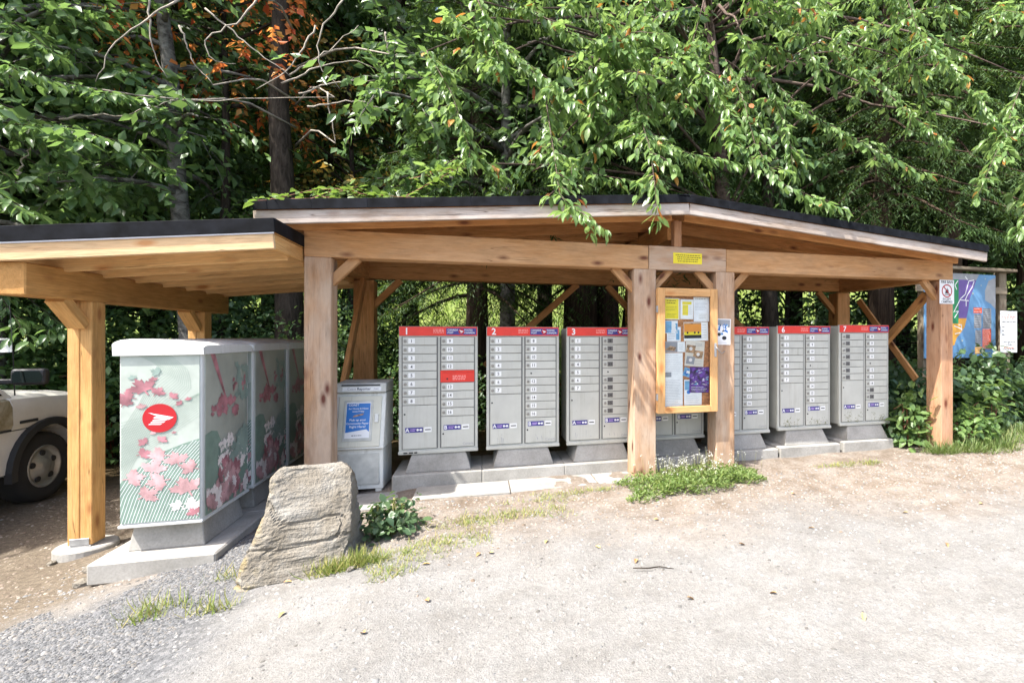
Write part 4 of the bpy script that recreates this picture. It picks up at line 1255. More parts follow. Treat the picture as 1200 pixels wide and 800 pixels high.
tb = Tubes(); tb.add([(BX1 - 0.03, fy - 0.022, 1.40), (BX1 - 0.01, fy - 0.05, 1.36), (BX1 + 0.05, fy - 0.01, 1.32), (BX1 + 0.13, 5.245, 1.345)], [0.005] * 4, 5)
tb.build('latch_hook', M_STEEL, nbd)
def S2(px, py):   # crop coordinates of the board photograph -> world x, z
    return (1.82 + (px - 55) / (412 - 55) * 0.70, 2.028 - (py - 32) / (775 - 32) * 1.345)
PY = 5.212
rr = random.Random(11)
def sheet(name, label, cat, r, rot=0.0, mat=M_PAPER, draw=None, mats=(), y=PY, lift=0.0):
    (x0, z1), (x1, z0) = S2(r[0], r[1]), S2(r[2], r[3])
    w, h = x1 - x0, z1 - z0
    o = thing(name, label, cat, ((x0 + x1) / 2, y - lift, z0))
    B_ = T((x0 + x1) / 2, y - lift, (z0 + z1) / 2) @ Matrix.Rotation(rot, 4, 'Y')
    sh = put('sheet', box_mesh(w, 0.0012, h, mat, 0.0), o, B_)
    F = Flat()
    draw(F, w, h)
    F.build('print', list(mats), o, B_ @ T(0, -0.0012, 0))
    return o
def lines(F, x0, x1, z0, z1, n, m=0, hh=0.004, y=0.0):
    for k in range(n):
        z = z1 - (z1 - z0) * (k + 0.5) / n
        F.words(x0, x1 - rr.uniform(0, 0.25) * (x1 - x0), z, hh, y, m, rr)
def d1(F, w, h):
    F.rect(-w * .44, -h * .47, w * .44, h * .47, 0.0002, 0); lines(F, -w * .32, w * .32, h * .2, h * .42, 2, 1, 0.008, 0.0006); lines(F, -w * .36, w * .36, -h * .10, h * .12, 3, 1, 0.003, 0.0006); F.rect(-w * .36, -h * .42, w * .36, -h * .2, 0.0006, 0); lines(F, -w * .3, w * .3, -h * .4, -h * .22, 3, 1, 0.003, 0.0009)
sheet('notice_sheet', 'bright yellow notice in the top left of the notice cabinet', 'notice', (100, 90, 193, 218), 0, M_PAPER, d1, (M_YEL, M_INK))
def d2(F, w, h):
    F.rect(-w * .34, -h * .30, w * .10, h * .22, 0.0002, 0); F.rect(-w * .36, h * .24, w * .36, h * .38, 0.0002, 0); lines(F, -w * .3, w * .05, -h * .25, h * .18, 5, 1, 0.003, 0.0006); lines(F, w * .14, w * .42, -h * .3, h * .2, 5, 1, 0.003, 0.0006)
sheet('notice_sheet', 'white notice with yellow column beside the yellow notice', 'notice', (198, 95, 275, 215), 0.01, M_PAPER, d2, (M_YEL, M_GREYINK), lift=0.001)
def d3(F, w, h):
    lines(F, -w * .38, w * .38, h * .36, h * .46, 1, 0, 0.007, 0.0003); lines(F, -w * .4, w * .4, -h * .05, h * .3, 6, 0, 0.003, 0.0003); F.rect(-w * .2, -h * .42, w * .42, -h * .15, 0.0003, 1); lines(F, -w * .15, w * .38, -h * .4, -h * .18, 3, 0, 0.003, 0.0006)
sheet('notice_sheet', 'pale grey printed letter in the top right of the cabinet', 'notice', (277, 80, 372, 228), -0.015, M_PAPER2, d3, (M_GREYINK, M_PAPER), lift=0.002)
def d4(F, w, h):
    F.rect(-w * .5, -h * .46, w * .05, h * .46, 0.0002, 0); F.circ(w * .2, h * .1, 0.025, 0.0004, 1); F.poly([(w * .0, -h * .4), (w * .45, -h * .4), (w * .3, h * .05), (w * .1, h * .05)], 0.0005, 1); F.rect(w * .32, -h * .45, w * .48, h * .3, 0.0003, 0)
sheet('photo_print', 'light blue photo card at the left edge of the cabinet', 'photo', (100, 225, 182, 300), 0, M_PAPER2, d4, (M_SKYB, M_WHITE), lift=0.003)
def d5(F, w, h): lines(F, -w * .4, w * .1, -h * .4, h * .4, 5, 0, 0.004, 0.0003); F.rect(w * .16, -h * .4, w * .4, h * .3, 0.0003, 1)
sheet('notice_sheet', 'small grey flyer half covered by the light blue photo', 'notice', (118, 262, 200, 348), 0, M_PAPER2, d5, (M_GREYINK, M_SKYB), lift=0.0015)
def d6(F, w, h):
    F.rect(-w * .49, -h * .02, w * .22, h * .47, 0.0002, 0); F.rect(-w * .49, -h * .18, w * .22, -h * .02, 0.0002, 1); F.rect(-w * .49, -h * .36, w * .22, -h * .18, 0.0002, 2)
    for x in (-.35, -.05, .1): F.circ(w * x, -h * .06, 0.012, 0.0005, 2, 10)
    F.rect(-w * .49, h * .40, w * .22, h * .47, 0.0005, 3)
    lines(F, w * .26, w * .46, -h * .4, h * .4, 6, 4, 0.003, 0.0004)
sheet('photo_print', 'orange sunset photo sheet pinned in the upper middle', 'photo', (218, 232, 365, 346), -0.02, M_PAPER, d6, (M_ORANGE, M_YEL, M_INK, M_TAN, M_GREYINK), lift=0.002)
def d7(F, w, h):
    F.rect(-w * .49, -h * .48, w * .14, h * .48, 0.0002, 0); F.poly([(-w * .45, -h * .3), (-w * .2, h * .1), (w * .08, -h * .05), (w * .0, -h * .4)], 0.0005, 1); lines(F, w * .2, w * .46, -h * .3, h * .3, 3, 2, 0.003, 0.0004)
sheet('photo_print', 'white card with a photo of hands above the long list', 'photo', (100, 350, 225, 413), 0.01, M_PAPER, d7, (M_GREYINK, M_TAN, M_GREYINK), lift=0.004)
def d8(F, w, h):
    for (x, z, s, mm) in ((-.22, .18, .26, 0), (.18, -.02, .28, 0), (-.2, -.26, .24, 1)):
        a = 0.15; F.poly([(w * (x - s), h * (z - .15)), (w * (x + s * .8), h * (z - .17)), (w * (x + s), h * (z + .13)), (w * (x - s * .8), h * (z + .15))], 0.0003 + abs(x) * 0.0004, mm)
        F.circ(w * x, h * z, 0.02, 0.0008, 2, 12)
    lines(F, w * .0, w * .42, h * .28, h * .42, 3, 1, 0.004, 0.0003); lines(F, w * .05, w * .4, -h * .45, -h * .25, 3, 1, 0.003, 0.0003)
sheet('flyer', 'cream flyer with three tilted brown photos', 'flyer', (226, 346, 340, 500), 0.07, M_CREAM, d8, (M_TAN, M_GREYINK, M_LEAFW), lift=0.005)
def d9(F, w, h):
    lines(F, -w * .45, w * .45, h * .08, h * .48, 12, 0, 0.002, 0.0003); F.rect(-w * .48, h * .05, -w * .12, h * .14, 0.0002, 1); lines(F, -w * .45, w * .45, -h * .47, h * .0, 16, 0, 0.003, 0.0003)
sheet('notice_sheet', 'long white printed list down the left of the cabinet', 'notice', (103, 418, 212, 738), 0, M_PAPER, d9, (M_GREYINK, M_MAPGR), lift=0.001)
def d10(F, w, h):
    q = random.Random(3)
    F.rect(-w * .49, -h * .49, w * .49, h * .49, 0.0001, 0)
    for k in range(26):
        x, z = q.uniform(-.45, .4) * w, q.uniform(-.22, .46) * h
        F.poly([(x, z), (x + q.uniform(.01, .05), z + q.uniform(-.01, .01)), (x + q.uniform(.01, .05), z + q.uniform(.005, .025))], 0.0003 + 0.00002 * k, q.choice((1, 1, 2, 3)))
    lines(F, -w * .4, w * .4, -h * .46, -h * .26, 3, 2, 0.005, 0.0012)
sheet('poster', 'dark purple event poster in the lower right of the cabinet', 'poster', (252, 505, 370, 660), 0.03, M_PURP, d10, (M_PURP, M_LILAC, M_WHITE, M_SKYB), lift=0.006)
def d11(F, w, h):
    F.rect(-w * .46, h * .1, -w * .2, h * .45, 0.0002, 0); F.circ(-w * .25, h * .02, 0.022, 0.0004, 1, 12); lines(F, -w * .4, w * .4, -h * .42, -h * .1, 4, 2, 0.002, 0.0003)
sheet('notice_sheet', 'white sheet with blue-green figure under the purple poster', 'notice', (220, 580, 326, 736), 0, M_PAPER, d11, (M_SKYB, M_NBLUE, M_GREYINK), lift=0.0025)
def d12(F, w, h): F.poly([(-w * .4, -h * .2), (w * .1, -h * .4), (w * .4, h * .1), (0, h * .4)], 0.0002, 0); F.rect(-w * .1, -h * .1, w * .4, h * .2, 0.0004, 1)
sheet('leaflet', 'small blue leaflet pinned beside the purple poster', 'leaflet', (216, 508, 258, 562), 0.3, M_SKYB, d12, (M_NBLUE, M_WHITE), lift=0.004)
def d13(F, w, h):
    q = random.Random(8)
    F.rect(-w * .46, h * .25, w * .46, h * .47, 0.0002, 3)
    for k in range(22):
        x, z = q.uniform(-.42, .3) * w, q.uniform(-.12, .28) * h
        F.poly([(x, z), (x + q.uniform(.01, .05), z + q.uniform(-.02, .01)), (x + q.uniform(.005, .04), z + q.uniform(.01, .035))], 0.0004 + 0.00002 * k, q.choice((0, 0, 1, 2)))
    F.circ(w * .12, -h * .24, 0.028, 0.001, 1, 14, 0.022); F.circ(-w * .2, -h * .1, 0.02, 0.001, 1, 14)
    lines(F, -w * .4, w * .4, -h * .46, -h * .36, 2, 3, 0.003, 0.0004)
sheet('poster', 'weathered poster of a blue machine stapled to the post beside the cabinet', 'poster', (412, 210, 515, 370), 0.02, M_PAPER, d13, (M_NBLUE, M_INK, M_SKYB, M_MAPGR), y=5.2470)

# ------------------------------------------------------------------ signs
def sign(name, label, cat, x0, x1, z0, z1, y, mat, th=0.004):
    o = thing(name, label, cat, ((x0 + x1) / 2, y, z0))
    B_ = T((x0 + x1) / 2, y, (z0 + z1) / 2)
    put('panel', box_mesh(x1 - x0, th, z1 - z0, mat, 0.0008), o, B_)
    return o, B_ @ T(0, -th / 2 - 0.0006, 0), x1 - x0, z1 - z0
o, B_, w, h = sign('yellow_sign', 'small yellow sign with black small print on the front beam', 'sign', 2.03, 2.37, 2.307, 2.425, 5.2435, M_YEL)
F = Flat()
for k, (a, c) in enumerate(((-.42, .43), (-.36, .45), (-.36, .36), (-.34, .34))): F.words(a * w, c * w, h * (.30 - .19 * k) - 0.006, 0.008, 0, 0, rr)
F.build('print', [M_INK], o, B_)
o, B_, w, h = sign('fire_ban_sign', 'white fire ban sign with red no-fire symbol on the end post', 'sign', 5.68, 5.915, 1.93, 2.238, 5.2445, M_WHITE)
F = Flat()
F.text('FIRE BAN', 0, h * .36, 0.050, 0.0, 0, 'C', 0.95, 0.02)
F.text('EXCEPT', 0, -h * .345, 0.040, 0.0, 0, 'C', 0.95, 0.02)
F.text('CAMPFIRES', 0, -h * .46, 0.040, 0.0, 0, 'C', 0.93, 0.02)
ring = [(math.cos(t), math.sin(t)) for t in np.linspace(0, 2 * math.pi, 33)]
for k in range(32):
    (a, c), (d, e) = ring[k], ring[k + 1]
    F.poly([(a * .085, c * .085 + .012), (a * .070, c * .070 + .012), (d * .070, e * .070 + .012), (d * .085, e * .085 + .012)], 0.0005, 1)
tri_poly(F, [(-.03, -.02), (-.02, .02), (-.006, .008), (.004, .06), (.014, .02), (.024, .035), (.028, -.02)], 0.0002, 0)
F.rect(-.04, -.040, .04, -.030, 0.0002, 0)
F.poly([(-.058, .062), (-.048, .072), (.058, -.038), (.048, -.048)], 0.0008, 1)
F.build('print', [M_INK, M_LOGO], o, B_)

mb = thing('map_board', 'blue coastal area map board on a wooden stand beyond the shelter', 'map board', (8.2, 7.2, gz(8.2, 7.2)))
MY = 7.0
MX0, MX1, MZ0, MZ1 = 7.25, 8.82, 1.14, 2.60
box('panel', ((MX0 + MX1) / 2, MY, (MZ0 + MZ1) / 2), (MX1 - MX0, 0.02, MZ1 - MZ0), M_MAPB, mb, I4, 0.003)
S3 = lambda px, py: (7.877 + (px - 175) / (530 - 175) * 0.94, 2.605 - (py - 5) / (752 - 5) * 1.46)
F = Flat()
q = [S3(*p) for p in ((-20, 5), (390, 5), (365, 60), (-20, 60))]; F.poly(q, 0.0, 0)
F.poly([S3(*p) for p in ((470, 60), (530, 30), (530, 320), (490, 270), (440, 240), (438, 150))], 0.0, 0)
F.poly([S3(*p) for p in ((-20, 60), (220, 60), (220, 450), (-20, 450))], 0.0003, 1)
F.poly([S3(*p) for p in ((215, 60), (365, 60), (345, 120), (310, 220), (295, 330), (280, 405), (215, 405))], 0.0006, 2)
F.poly([S3(*p) for p in ((-20, 450), (215, 450), (215, 402), (283, 402), (265, 480), (235, 530), (200, 575), (180, 640), (-20, 700))], 0.0009, 3)
for pts in (((175, 350), (230, 230), (270, 190), (300, 70)), ((300, 70), (345, 60)), ((345, 70), (330, 120), (290, 190), (270, 240)), ((225, 240), (300, 245)), ((278, 245), (278, 295)), ((180, 400), (215, 340), (190, 345)), ((210, 70), (185, 110), (200, 150)), ((180, 470), (245, 500)), ((215, 460), (240, 460), (240, 510)), ((185, 540), (230, 530)), ((120, 80), (140, 300), (120, 430)), ((270, 30), (290, 60))):
    F.strip([S3(*p) for p in pts], 0.016, 0.0013, 4)
for (r_, mm) in (((340, 305, 412, 355), 5), ((420, 310, 492, 490), 6), ((345, 365, 408, 490), 6), ((355, 505, 408, 650), 6), ((416, 495, 490, 675), 5), ((352, 655, 412, 718), 3)):
    (x0, z1), (x1, z0) = S3(r_[0], r_[1]), S3(r_[2], r_[3])
    F.rect(x0, z0, x1, z1, 0.001, mm); lines(F, x0 + .01, x1 - .01, z0, z1, max(2, int((z1 - z0) / .035)), 7 if mm == 6 else 4, 0.008, 0.0014)
for (px, py, s) in ((335, 180, 0.02), (245, 600, 0.02), (440, 45, 0.014), (405, 105, 0.012)):
    F.circ(*S3(px, py), s, 0.001, 8, 8)
F.build('map_print', [M_MAPGR, M_MAPG, M_MAPP, M_MAPO, M_WHITE, M_MAPR, M_MAPGR, M_INK, M_PALE], mb, T(0, MY - 0.0106, 0))
for x in (7.35, 9.06): beam('post', (x, MY + 0.10, gz(x, 7) - 0.3), (x, MY + 0.10, 2.66), 0.16, 0.13, W_OLD, mb, 0.01, Vector((0, 1, 0)))
beam('top_rail', (7.0, MY + 0.02, 2.70), (9.25, MY + 0.02, 2.685), 0.20, 0.05, W_OLD, mb, 0.006)
beam('cross_rail', (7.1, MY + 0.022, 2.34), (9.12, MY + 0.022, 2.33), 0.022, 0.12, W_OLD, mb, 0.004)
ws = thing('notice_stake', 'white printed notice on a wooden stake at the right edge', 'sign', (9.05, 6.78, gz(9.05, 6.78)))
WX0, WX1, WZ0, WZ1 = 8.66, 9.04, 1.235, 1.955
box('panel', ((WX0 + WX1) / 2, 6.78, (WZ0 + WZ1) / 2), (WX1 - WX0, 0.006, WZ1 - WZ0), M_WHITE, ws, I4, 0.001)
beam('stake', (8.87, 6.81, gz(8.87, 6.8) - 0.2), (8.87, 6.81, 1.9), 0.05, 0.04, W_OLD, ws, 0.003, Vector((0, 1, 0)))
F = Flat()
w, h = WX1 - WX0, WZ1 - WZ0
for k, (a, c, z, mm) in enumerate(((-.06, .10, .40, 0), (-.38, .40, .355, 0), (-.25, .28, .31, 0), (-.4, .4, .23, 1), (-.4, -.25, .11, 1), (-.15, .35, .112, 2), (-.4, -.25, .015, 1), (-.1, .1, .017, 2), (-.4, -.2, -.08, 1), (-.1, .25, -.078, 2), (-.38, .4, -.25, 1), (-.08, .1, -.29, 1), (-.15, .2, -.325, 1), (-.3, .3, -.40, 0), (-.38, .4, -.435, 1))):
    F.words(a * w, c * w, z * h, 0.016 if mm < 2 else 0.006, 0, mm, rr)
F.build('print', [M_MAPR, M_INK, M_GREYINK], ws, T((WX0 + WX1) / 2, 6.7765, (WZ0 + WZ1) / 2))

# ------------------------------------------------------------------ boulder
def boulder():
    # left and right outline by height, front and back by height
    Zs = [-0.30, -0.16, -0.08, 0.0, 0.10, 0.20, 0.26, 0.34, 0.44, 0.54, 0.605, 0.635]
    Lf = [-1.53, -1.525, -1.515, -1.50, -1.475, -1.43, -1.40, -1.375, -1.372, -1.362, -1.335, -1.30]
    Rt = [-0.85, -0.85, -0.852, -0.855, -0.86, -0.868, -0.873, -0.88, -0.888, -0.898, -0.915, -0.95]
    Fr = [3.70, 3.71, 3.73, 3.76, 3.80, 3.83, 3.85, 3.88, 3.92, 3.95, 3.98, 4.03]
    Bk = [4.32, 4.32, 4.31, 4.30, 4.29, 4.28, 4.27, 4.26, 4.25, 4.23, 4.20, 4.15]
    zz = np.concatenate([np.linspace(-0.30, 0.60, 66), np.linspace(0.608, 0.635, 4)])
    na = 150
    V = []; F_ = []
    for z in zz:
        l, r_, f_, k_ = (np.interp(z, Zs, q) for q in (Lf, Rt, Fr, Bk))
        cx, cy, ax, ay = (l + r_) / 2, (f_ + k_) / 2, (r_ - l) / 2, (k_ - f_) / 2
        for i in range(na):
            t = 2 * math.pi * i / na
            c, q = math.cos(t), math.sin(t)
            e = 0.27
            x = cx + ax * math.copysign(abs(c) ** e, c); y = cy + ay * math.copysign(abs(q) ** e, q)
            y += 0.10 * (x - cx) * (1 if q < 0 else 0.3)
            V.append((x, y, z))
    n = len(zz)
    for j in range(n - 1):
        for i in range(na):
            F_.append((j * na + i, j * na + (i + 1) % na, (j + 1) * na + (i + 1) % na, (j + 1) * na + i))
    # closed top
    top0 = (n - 1) * na
    P0 = np.array(V[top0:]); ctr = P0.mean(0)
    for ring in range(1, 9):
        for i in range(na): V.append(tuple(P0[i] * (1 - ring / 9) + ctr * ring / 9 + np.array([0, 0, 0.012 * ring / 9])))
        for i in range(na): F_.append((top0 + (ring - 1) * na + i, top0 + (ring - 1) * na + (i + 1) % na, top0 + ring * na + (i + 1) % na, top0 + ring * na + i))
    V.append(tuple(ctr + np.array([0, 0, 0.012]))); L_ = len(V) - 1
    for i in range(na): F_.append((top0 + 8 * na + i, top0 + 8 * na + (i + 1) % na, L_))
    V = np.array(V, float)
    rb = np.random.default_rng(12)
    c0 = V.mean(0)
    for k in range(26):      # planar fractures
        nv = rb.normal(0, 1, 3); nv[1] -= 0.5; nv /= np.linalg.norm(nv)
        h = (V - c0) @ nv
        lim = h.max() - rb.uniform(0.01, 0.055) * (0.4 if nv[0] < -0.3 and nv[2] < 0.3 else 1.0)
        V -= np.maximum(0, h - lim)[:, None] * nv * 0.9
    me = new_mesh('boulder', V, F_, [])
    bm = bmesh.new(); bm.from_mesh(me); bm.normal_update()
    P = np.array([v.co for v in bm.verts]); Nn = np.array([v.normal for v in bm.verts])
    def ridged(f, ox): return np.abs(vnoise(P[:, 0] + ox, P[:, 1] + ox, P[:, 2], f)) * 2
    tl = P[:, 2] - 0.22 * P[:, 0] + 0.10 * vnoise(P[:, 0], P[:, 1], P[:, 2], 2.5)
    st = vnoise(tl * 0 + 2.3, tl * 11.0, P[:, 0] * 1.4)
    fac = np.round((vnoise(P[:, 0], P[:, 1] + 9, P[:, 2] * 1.6, 4.2) + 0.5) * 5) / 5 - 0.5      # chipped facets
    d = 0.030 * vnoise(P[:, 0], P[:, 1], P[:, 2], 3.5) + 0.022 * vnoise(P[:, 0] + 5, P[:, 1], P[:, 2] * 1.5, 9) + 0.05 * fac * 0.35 - 0.012 * (ridged(5, 3) < 0.07) + 0.012 * vnoise(P[:, 0], P[:, 1] + 3, P[:, 2] * 2, 26) + 0.006 * vnoise(P[:, 0], P[:, 1] + 3, P[:, 2], 60) + 0.012 * st
    for v, p in zip(bm.verts, P + Nn * d[:, None]): v.co = p
    bm.to_mesh(me); bm.free()
    return me
m, nt, b = mat_new('layered_stone')
b.inputs['Roughness'].default_value = 0.95
b.inputs['Specular IOR Level'].default_value = 0.15
co = objco(nt)
f = noise(nt, co, 5.0, 6, 0.65, 0.5)
mp = N(nt, 'ShaderNodeMapping'); mp.inputs['Rotation'].default_value = (0, R(16), 0); mp.inputs['Scale'].default_value = (2.5, 2.5, 8)
nt.links.new(co, mp.inputs[0])
f2 = noise(nt, mp.outputs[0], 2.2, 6, 0.65, 0.4)
f3 = noise(nt, co, 60, 4, 0.6)
base = ramp(nt, f, [(0.3, (0.17, 0.148, 0.115)), (0.5, (0.235, 0.212, 0.175)), (0.68, (0.29, 0.275, 0.245))])
base = mixc(nt, 0.5, base, ramp(nt, f2, [(0.32, 0.5), (0.5, 0.9), (0.65, 1.0)]), 'MULTIPLY')
base = mixc(nt, 0.4, base, ramp(nt, f3, [(0.3, 0.6), (0.6, 1.0)]), 'MULTIPLY')
sp = N(nt, 'ShaderNodeSeparateXYZ'); nt.links.new(co, sp.inputs[0])
li = math_n(nt, 'ADD', math_n(nt, 'MULTIPLY', sp.outputs[0], -1.0), math_n(nt, 'MULTIPLY', f, 0.5))
mr = N(nt, 'ShaderNodeMapRange'); mr.inputs[1].default_value = 1.60; mr.inputs[2].default_value = 1.68; nt.links.new(li, mr.inputs[0])
lic = math_n(nt, 'MULTIPLY', mr.outputs[0], ramp(nt, noise(nt, co, 9, 4), [(0.45, 0.0), (0.55, 0.9)]))
base = mixc(nt, math_n(nt, 'MULTIPLY', lic, 0.7), base, (0.30, 0.23, 0.10))
nt.links.new(base, b.inputs['Base Color'])
bump(nt, b, math_n(nt, 'ADD', f3, math_n(nt, 'MULTIPLY', f2, 0.8)), 0.9, 0.02)
M_STONE = m
me = boulder(); me.materials.append(M_STONE)
tag(put('boulder', me), 'upright grey-brown layered boulder beside the printed mailboxes', 'boulder')

# loose stones one can tell apart
def stone_mesh(seed, s):
    r = np.random.default_rng(seed)
    bm = bmesh.new(); bmesh.ops.create_icosphere(bm, subdivisions=2, radius=1.0)
    P = np.array([v.co for v in bm.verts])
    P = P * (1 + 0.5 * vnoise(P[:, 0] + seed, P[:, 1], P[:, 2], 1.3))[:, None] * np.array([1.25, 0.9, 0.6]) * s
    for v, p in zip(bm.verts, P): v.co = p
    me = bpy.data.meshes.new('stone'); bm.to_mesh(me); bm.free(); me.materials.append(M_STONE)
    return me
def at(px, py, z=0.0):
    """photo pixel on the ground -> x, y"""
    c, s = math.cos(YAW), math.sin(YAW)
    for _ in range(6):
        Z = 600 * (1.5 - z) / (py - 395); Xc = (px - 730) / 600 * Z
        u, v = Xc * c + Z * s, -Xc * s + Z * c
        z = gz(u, v)
    return u, v
for k, (px, py, s, lab) in enumerate([(98, 685, 0.055, 'pale loose stone on the gravel left of the printed mailboxes\' base'), (412, 668, 0.03, 'small pale stone in the grass at the boulder\'s right foot'), (462, 615, 0.035, 'dark flat stone on the bare ground right of the boulder'), (476, 612, 0.035, 'dark stone nearest the newspaper box on bare ground'), (60, 660, 0.03, 'small stone on the brown soil left of the round pier'), (110, 668, 0.05, 'flat tan stone against the round concrete pier')]):
    u, v = at(px, py)
    tag(put('loose_stone', stone_mesh(k, s), None, T(u, v, float(gs(u, v)) + s * 0.25) @ Matrix.Rotation(k * 1.3, 4, 'Z')), lab, 'stone', 'loose stones around the boulder')

# ------------------------------------------------------------------ pickup truck, nose pointing away into the trees
HD = R(90.5)
tz0 = -0.27
TW = thing('pickup_truck', 'dusty pale pickup truck parked nose-in at the left edge', 'truck', (-4.53, 7.07, tz0), HD)
B = WM[TW]          # x forward, y to the truck's left, z up; right-hand side at y = 0
TWD = 1.78
def arch(cx, r, z0, n=12, a0=0.0, a1=math.pi):
    return [(cx + r * math.cos(t), 0.37 + r * math.sin(t)) for t in np.linspace(a1, a0, n)]
zc = 0.80
a_f = [p for p in arch(0, 0.47, 0)]
low = [(-3.98, 0.55)] + [(-3.98, zc)] + [(0.92, zc), (0.95, 0.50), (0.62, 0.42), (0.47, 0.40)]
lowp = [(-4.0, 0.50), (-3.58, 0.42)] + [p for p in arch(-3.1, 0.46, 0)] + [(-2.62, 0.42), (-0.50, 0.40)] + [p for p in arch(0, 0.47, 0)] + [(0.60, 0.42), (0.80, 0.48), (0.79, 0.82), (-4.0, 0.82)]
def tri_prism(name, poly, y0, y1, mat, parent, world, bev=0.0, flare=0.0):
    """extruded concave side profile (faces triangulated)"""
    from mathutils.geometry import tessellate_polygon
    n = len(poly)
    v = [(p[0], y0, p[1]) for p in poly] + [(p[0], y1, p[1]) for p in poly]
    tr = tessellate_polygon([[Vector((p[0], p[1], 0)) for p in poly]])
    f = [list(t) for t in tr] + [[i + n for i in t] for t in tr] + [[i, (i + 1) % n, (i + 1) % n + n, i + n] for i in range(n)]
    bm = bmesh.new()
    vs = [bm.verts.new(p) for p in v]
    for q in f:
        try: bm.faces.new([vs[i] for i in q])
        except ValueError: pass
    bmesh.ops.recalc_face_normals(bm, faces=bm.faces[:])
    me = bpy.data.meshes.new(name); bm.to_mesh(me); bm.free(); me.materials.append(mat)
    return put(name, me, parent, world)
tri_prism('lower_body', lowp, 0.022, TWD - 0.022, M_TRUCK, TW, B)
# upper fender and hood: lofted sections so that the shoulder is rounded
def loft(name, secs, mat, parent, world):
    n = len(secs[0]); v = [p for s in secs for p in s]; f = []
    for i in range(len(secs) - 1):
        for k in range(n - 1): f.append((i * n + k, i * n + k + 1, (i + 1) * n + k + 1, (i + 1) * n + k))
    f.append(tuple(range(n))); f.append(tuple(range(len(v) - 1, len(v) - n - 1, -1)))
    bm = bmesh.new(); vs = [bm.verts.new(p) for p in v]
    for q in f: bm.faces.new([vs[i] for i in q])
    bmesh.ops.recalc_face_normals(bm, faces=bm.faces[:])
    me = bpy.data.meshes.new(name); bm.to_mesh(me); bm.free(); me.materials.append(mat)
    me.polygons.foreach_set('use_smooth', [True] * len(me.polygons))
    try: me.set_sharp_from_angle(angle=R(35))
    except Exception: pass
    return put(name, me, parent, world)
def sec(x, zt, w=0.0, zb=0.83):
    y1 = TWD
    return [(x, w + 0.02, zb), (x, w, zb + 0.06), (x, w + 0.006, zt - 0.10), (x, w + 0.03, zt - 0.035), (x, w + 0.09, zt - 0.004), (x, w + 0.3, zt + 0.02), (x, y1 / 2, zt + 0.045), (x, y1 - w - 0.3, zt + 0.02), (x, y1 - w - 0.09, zt - 0.004), (x, y1 - w - 0.03, zt - 0.035), (x, y1 - w - 0.006, zt - 0.10), (x, y1 - w, zb + 0.06), (x, y1 - w - 0.02, zb)]
loft('hood_and_fenders', [sec(-0.46, 1.175), sec(0.0, 1.165), sec(0.45, 1.135), sec(0.72, 1.085, 0.02), sec(0.80, 1.02, 0.06)], M_TRUCK, TW, B)
loft('door', [sec(-1.62, 1.135), sec(-0.465, 1.165)], M_MUD, TW, B)
loft('rear_body', [sec(-4.0, 1.10), sec(-2.2, 1.12), sec(-1.625, 1.13)], M_TRUCK, TW, B)
cab = [[(-2.15, 0.06, 1.13), (-0.38, 0.06, 1.15), (-1.0, 0.20, 1.76), (-1.80, 0.20, 1.78)], [(-2.15, TWD - 0.06, 1.13), (-0.38, TWD - 0.06, 1.15), (-1.0, TWD - 0.20, 1.76), (-1.80, TWD - 0.20, 1.78)]]
v = cab[0] + cab[1]
cb = put('cab', new_mesh('cab', v, [(0, 1, 2, 3), (7, 6, 5, 4), (0, 4, 5, 1), (1, 5, 6, 2), (2, 6, 7, 3), (3, 7, 4, 0)], M_TRUCK), TW, B)
def quad(name, pts, mat, parent): return put(name, new_mesh(name, pts, [tuple(range(len(pts)))], mat), parent, B)
def lerpq(t, s):   # point on the right-hand cab side
    bl, br, tr, tl = (Vector(p) for p in cab[0])
    return (bl.lerp(br, t)).lerp(tl.lerp(tr, t), s) + Vector((0, -0.006, 0.001))
quad('side_window', [lerpq(0.50, 0.06), lerpq(0.955, 0.06), lerpq(0.90, 0.90), lerpq(0.50, 0.90)], M_CARGL, cb)
quad('side_window', [lerpq(0.06, 0.06), lerpq(0.44, 0.06), lerpq(0.44, 0.90), lerpq(0.10, 0.90)], M_CARGL, cb)
quad('windscreen', [(-0.395, 0.14, 1.19), (-0.395, TWD - 0.14, 1.19), (-0.965, TWD - 0.24, 1.745), (-0.965, 0.24, 1.745)], M_CARGL, cb)
quad('rear_window', [(-2.145, 0.16, 1.20), (-2.145, TWD - 0.16, 1.20), (-1.83, TWD - 0.26, 1.74), (-1.83, 0.26, 1.74)], M_CARGL, cb)
# black flare round the wheel opening
def ringpart(name, cx, r0, r1, y0, y1, mat):
    n = 18; v = []; f = []
    for t in np.linspace(-0.12, math.pi + 0.12, n):
        for r_, y in ((r0, y0), (r1, y0), (r1, y1), (r0, y1)):
            v.append((cx + r_ * math.cos(t), y, 0.37 + r_ * math.sin(t)))
    for k in range(n - 1):
        for q in range(4): f.append((k * 4 + q, k * 4 + (q + 1) % 4, (k + 1) * 4 + (q + 1) % 4, (k + 1) * 4 + q))
    return put(name, new_mesh(name, v, f, mat), TW, B)
ringpart('wheel_arch', 0, 0.455, 0.53, -0.03, 0.03, M_DARKP); ringpart('wheel_arch', -3.1, 0.455, 0.53, -0.03, 0.03, M_DARKP)
def lathe(prof, n=32):   # (r, y) about the y axis
    v, f = [], []
    for (r_, y) in prof:
        for k in range(n): v.append((r_ * math.cos(2 * math.pi * k / n), y, r_ * math.sin(2 * math.pi * k / n)))
    for i in range(len(prof) - 1):
        for k in range(n): f.append((i * n + k, (i + 1) * n + k, (i + 1) * n + (k + 1) % n, i * n + (k + 1) % n))
    return v, f
v, f = lathe([(0.22, 0.02), (0.30, -0.004), (0.355, 0.01), (0.372, 0.05), (0.372, 0.19), (0.35, 0.225), (0.22, 0.22)])
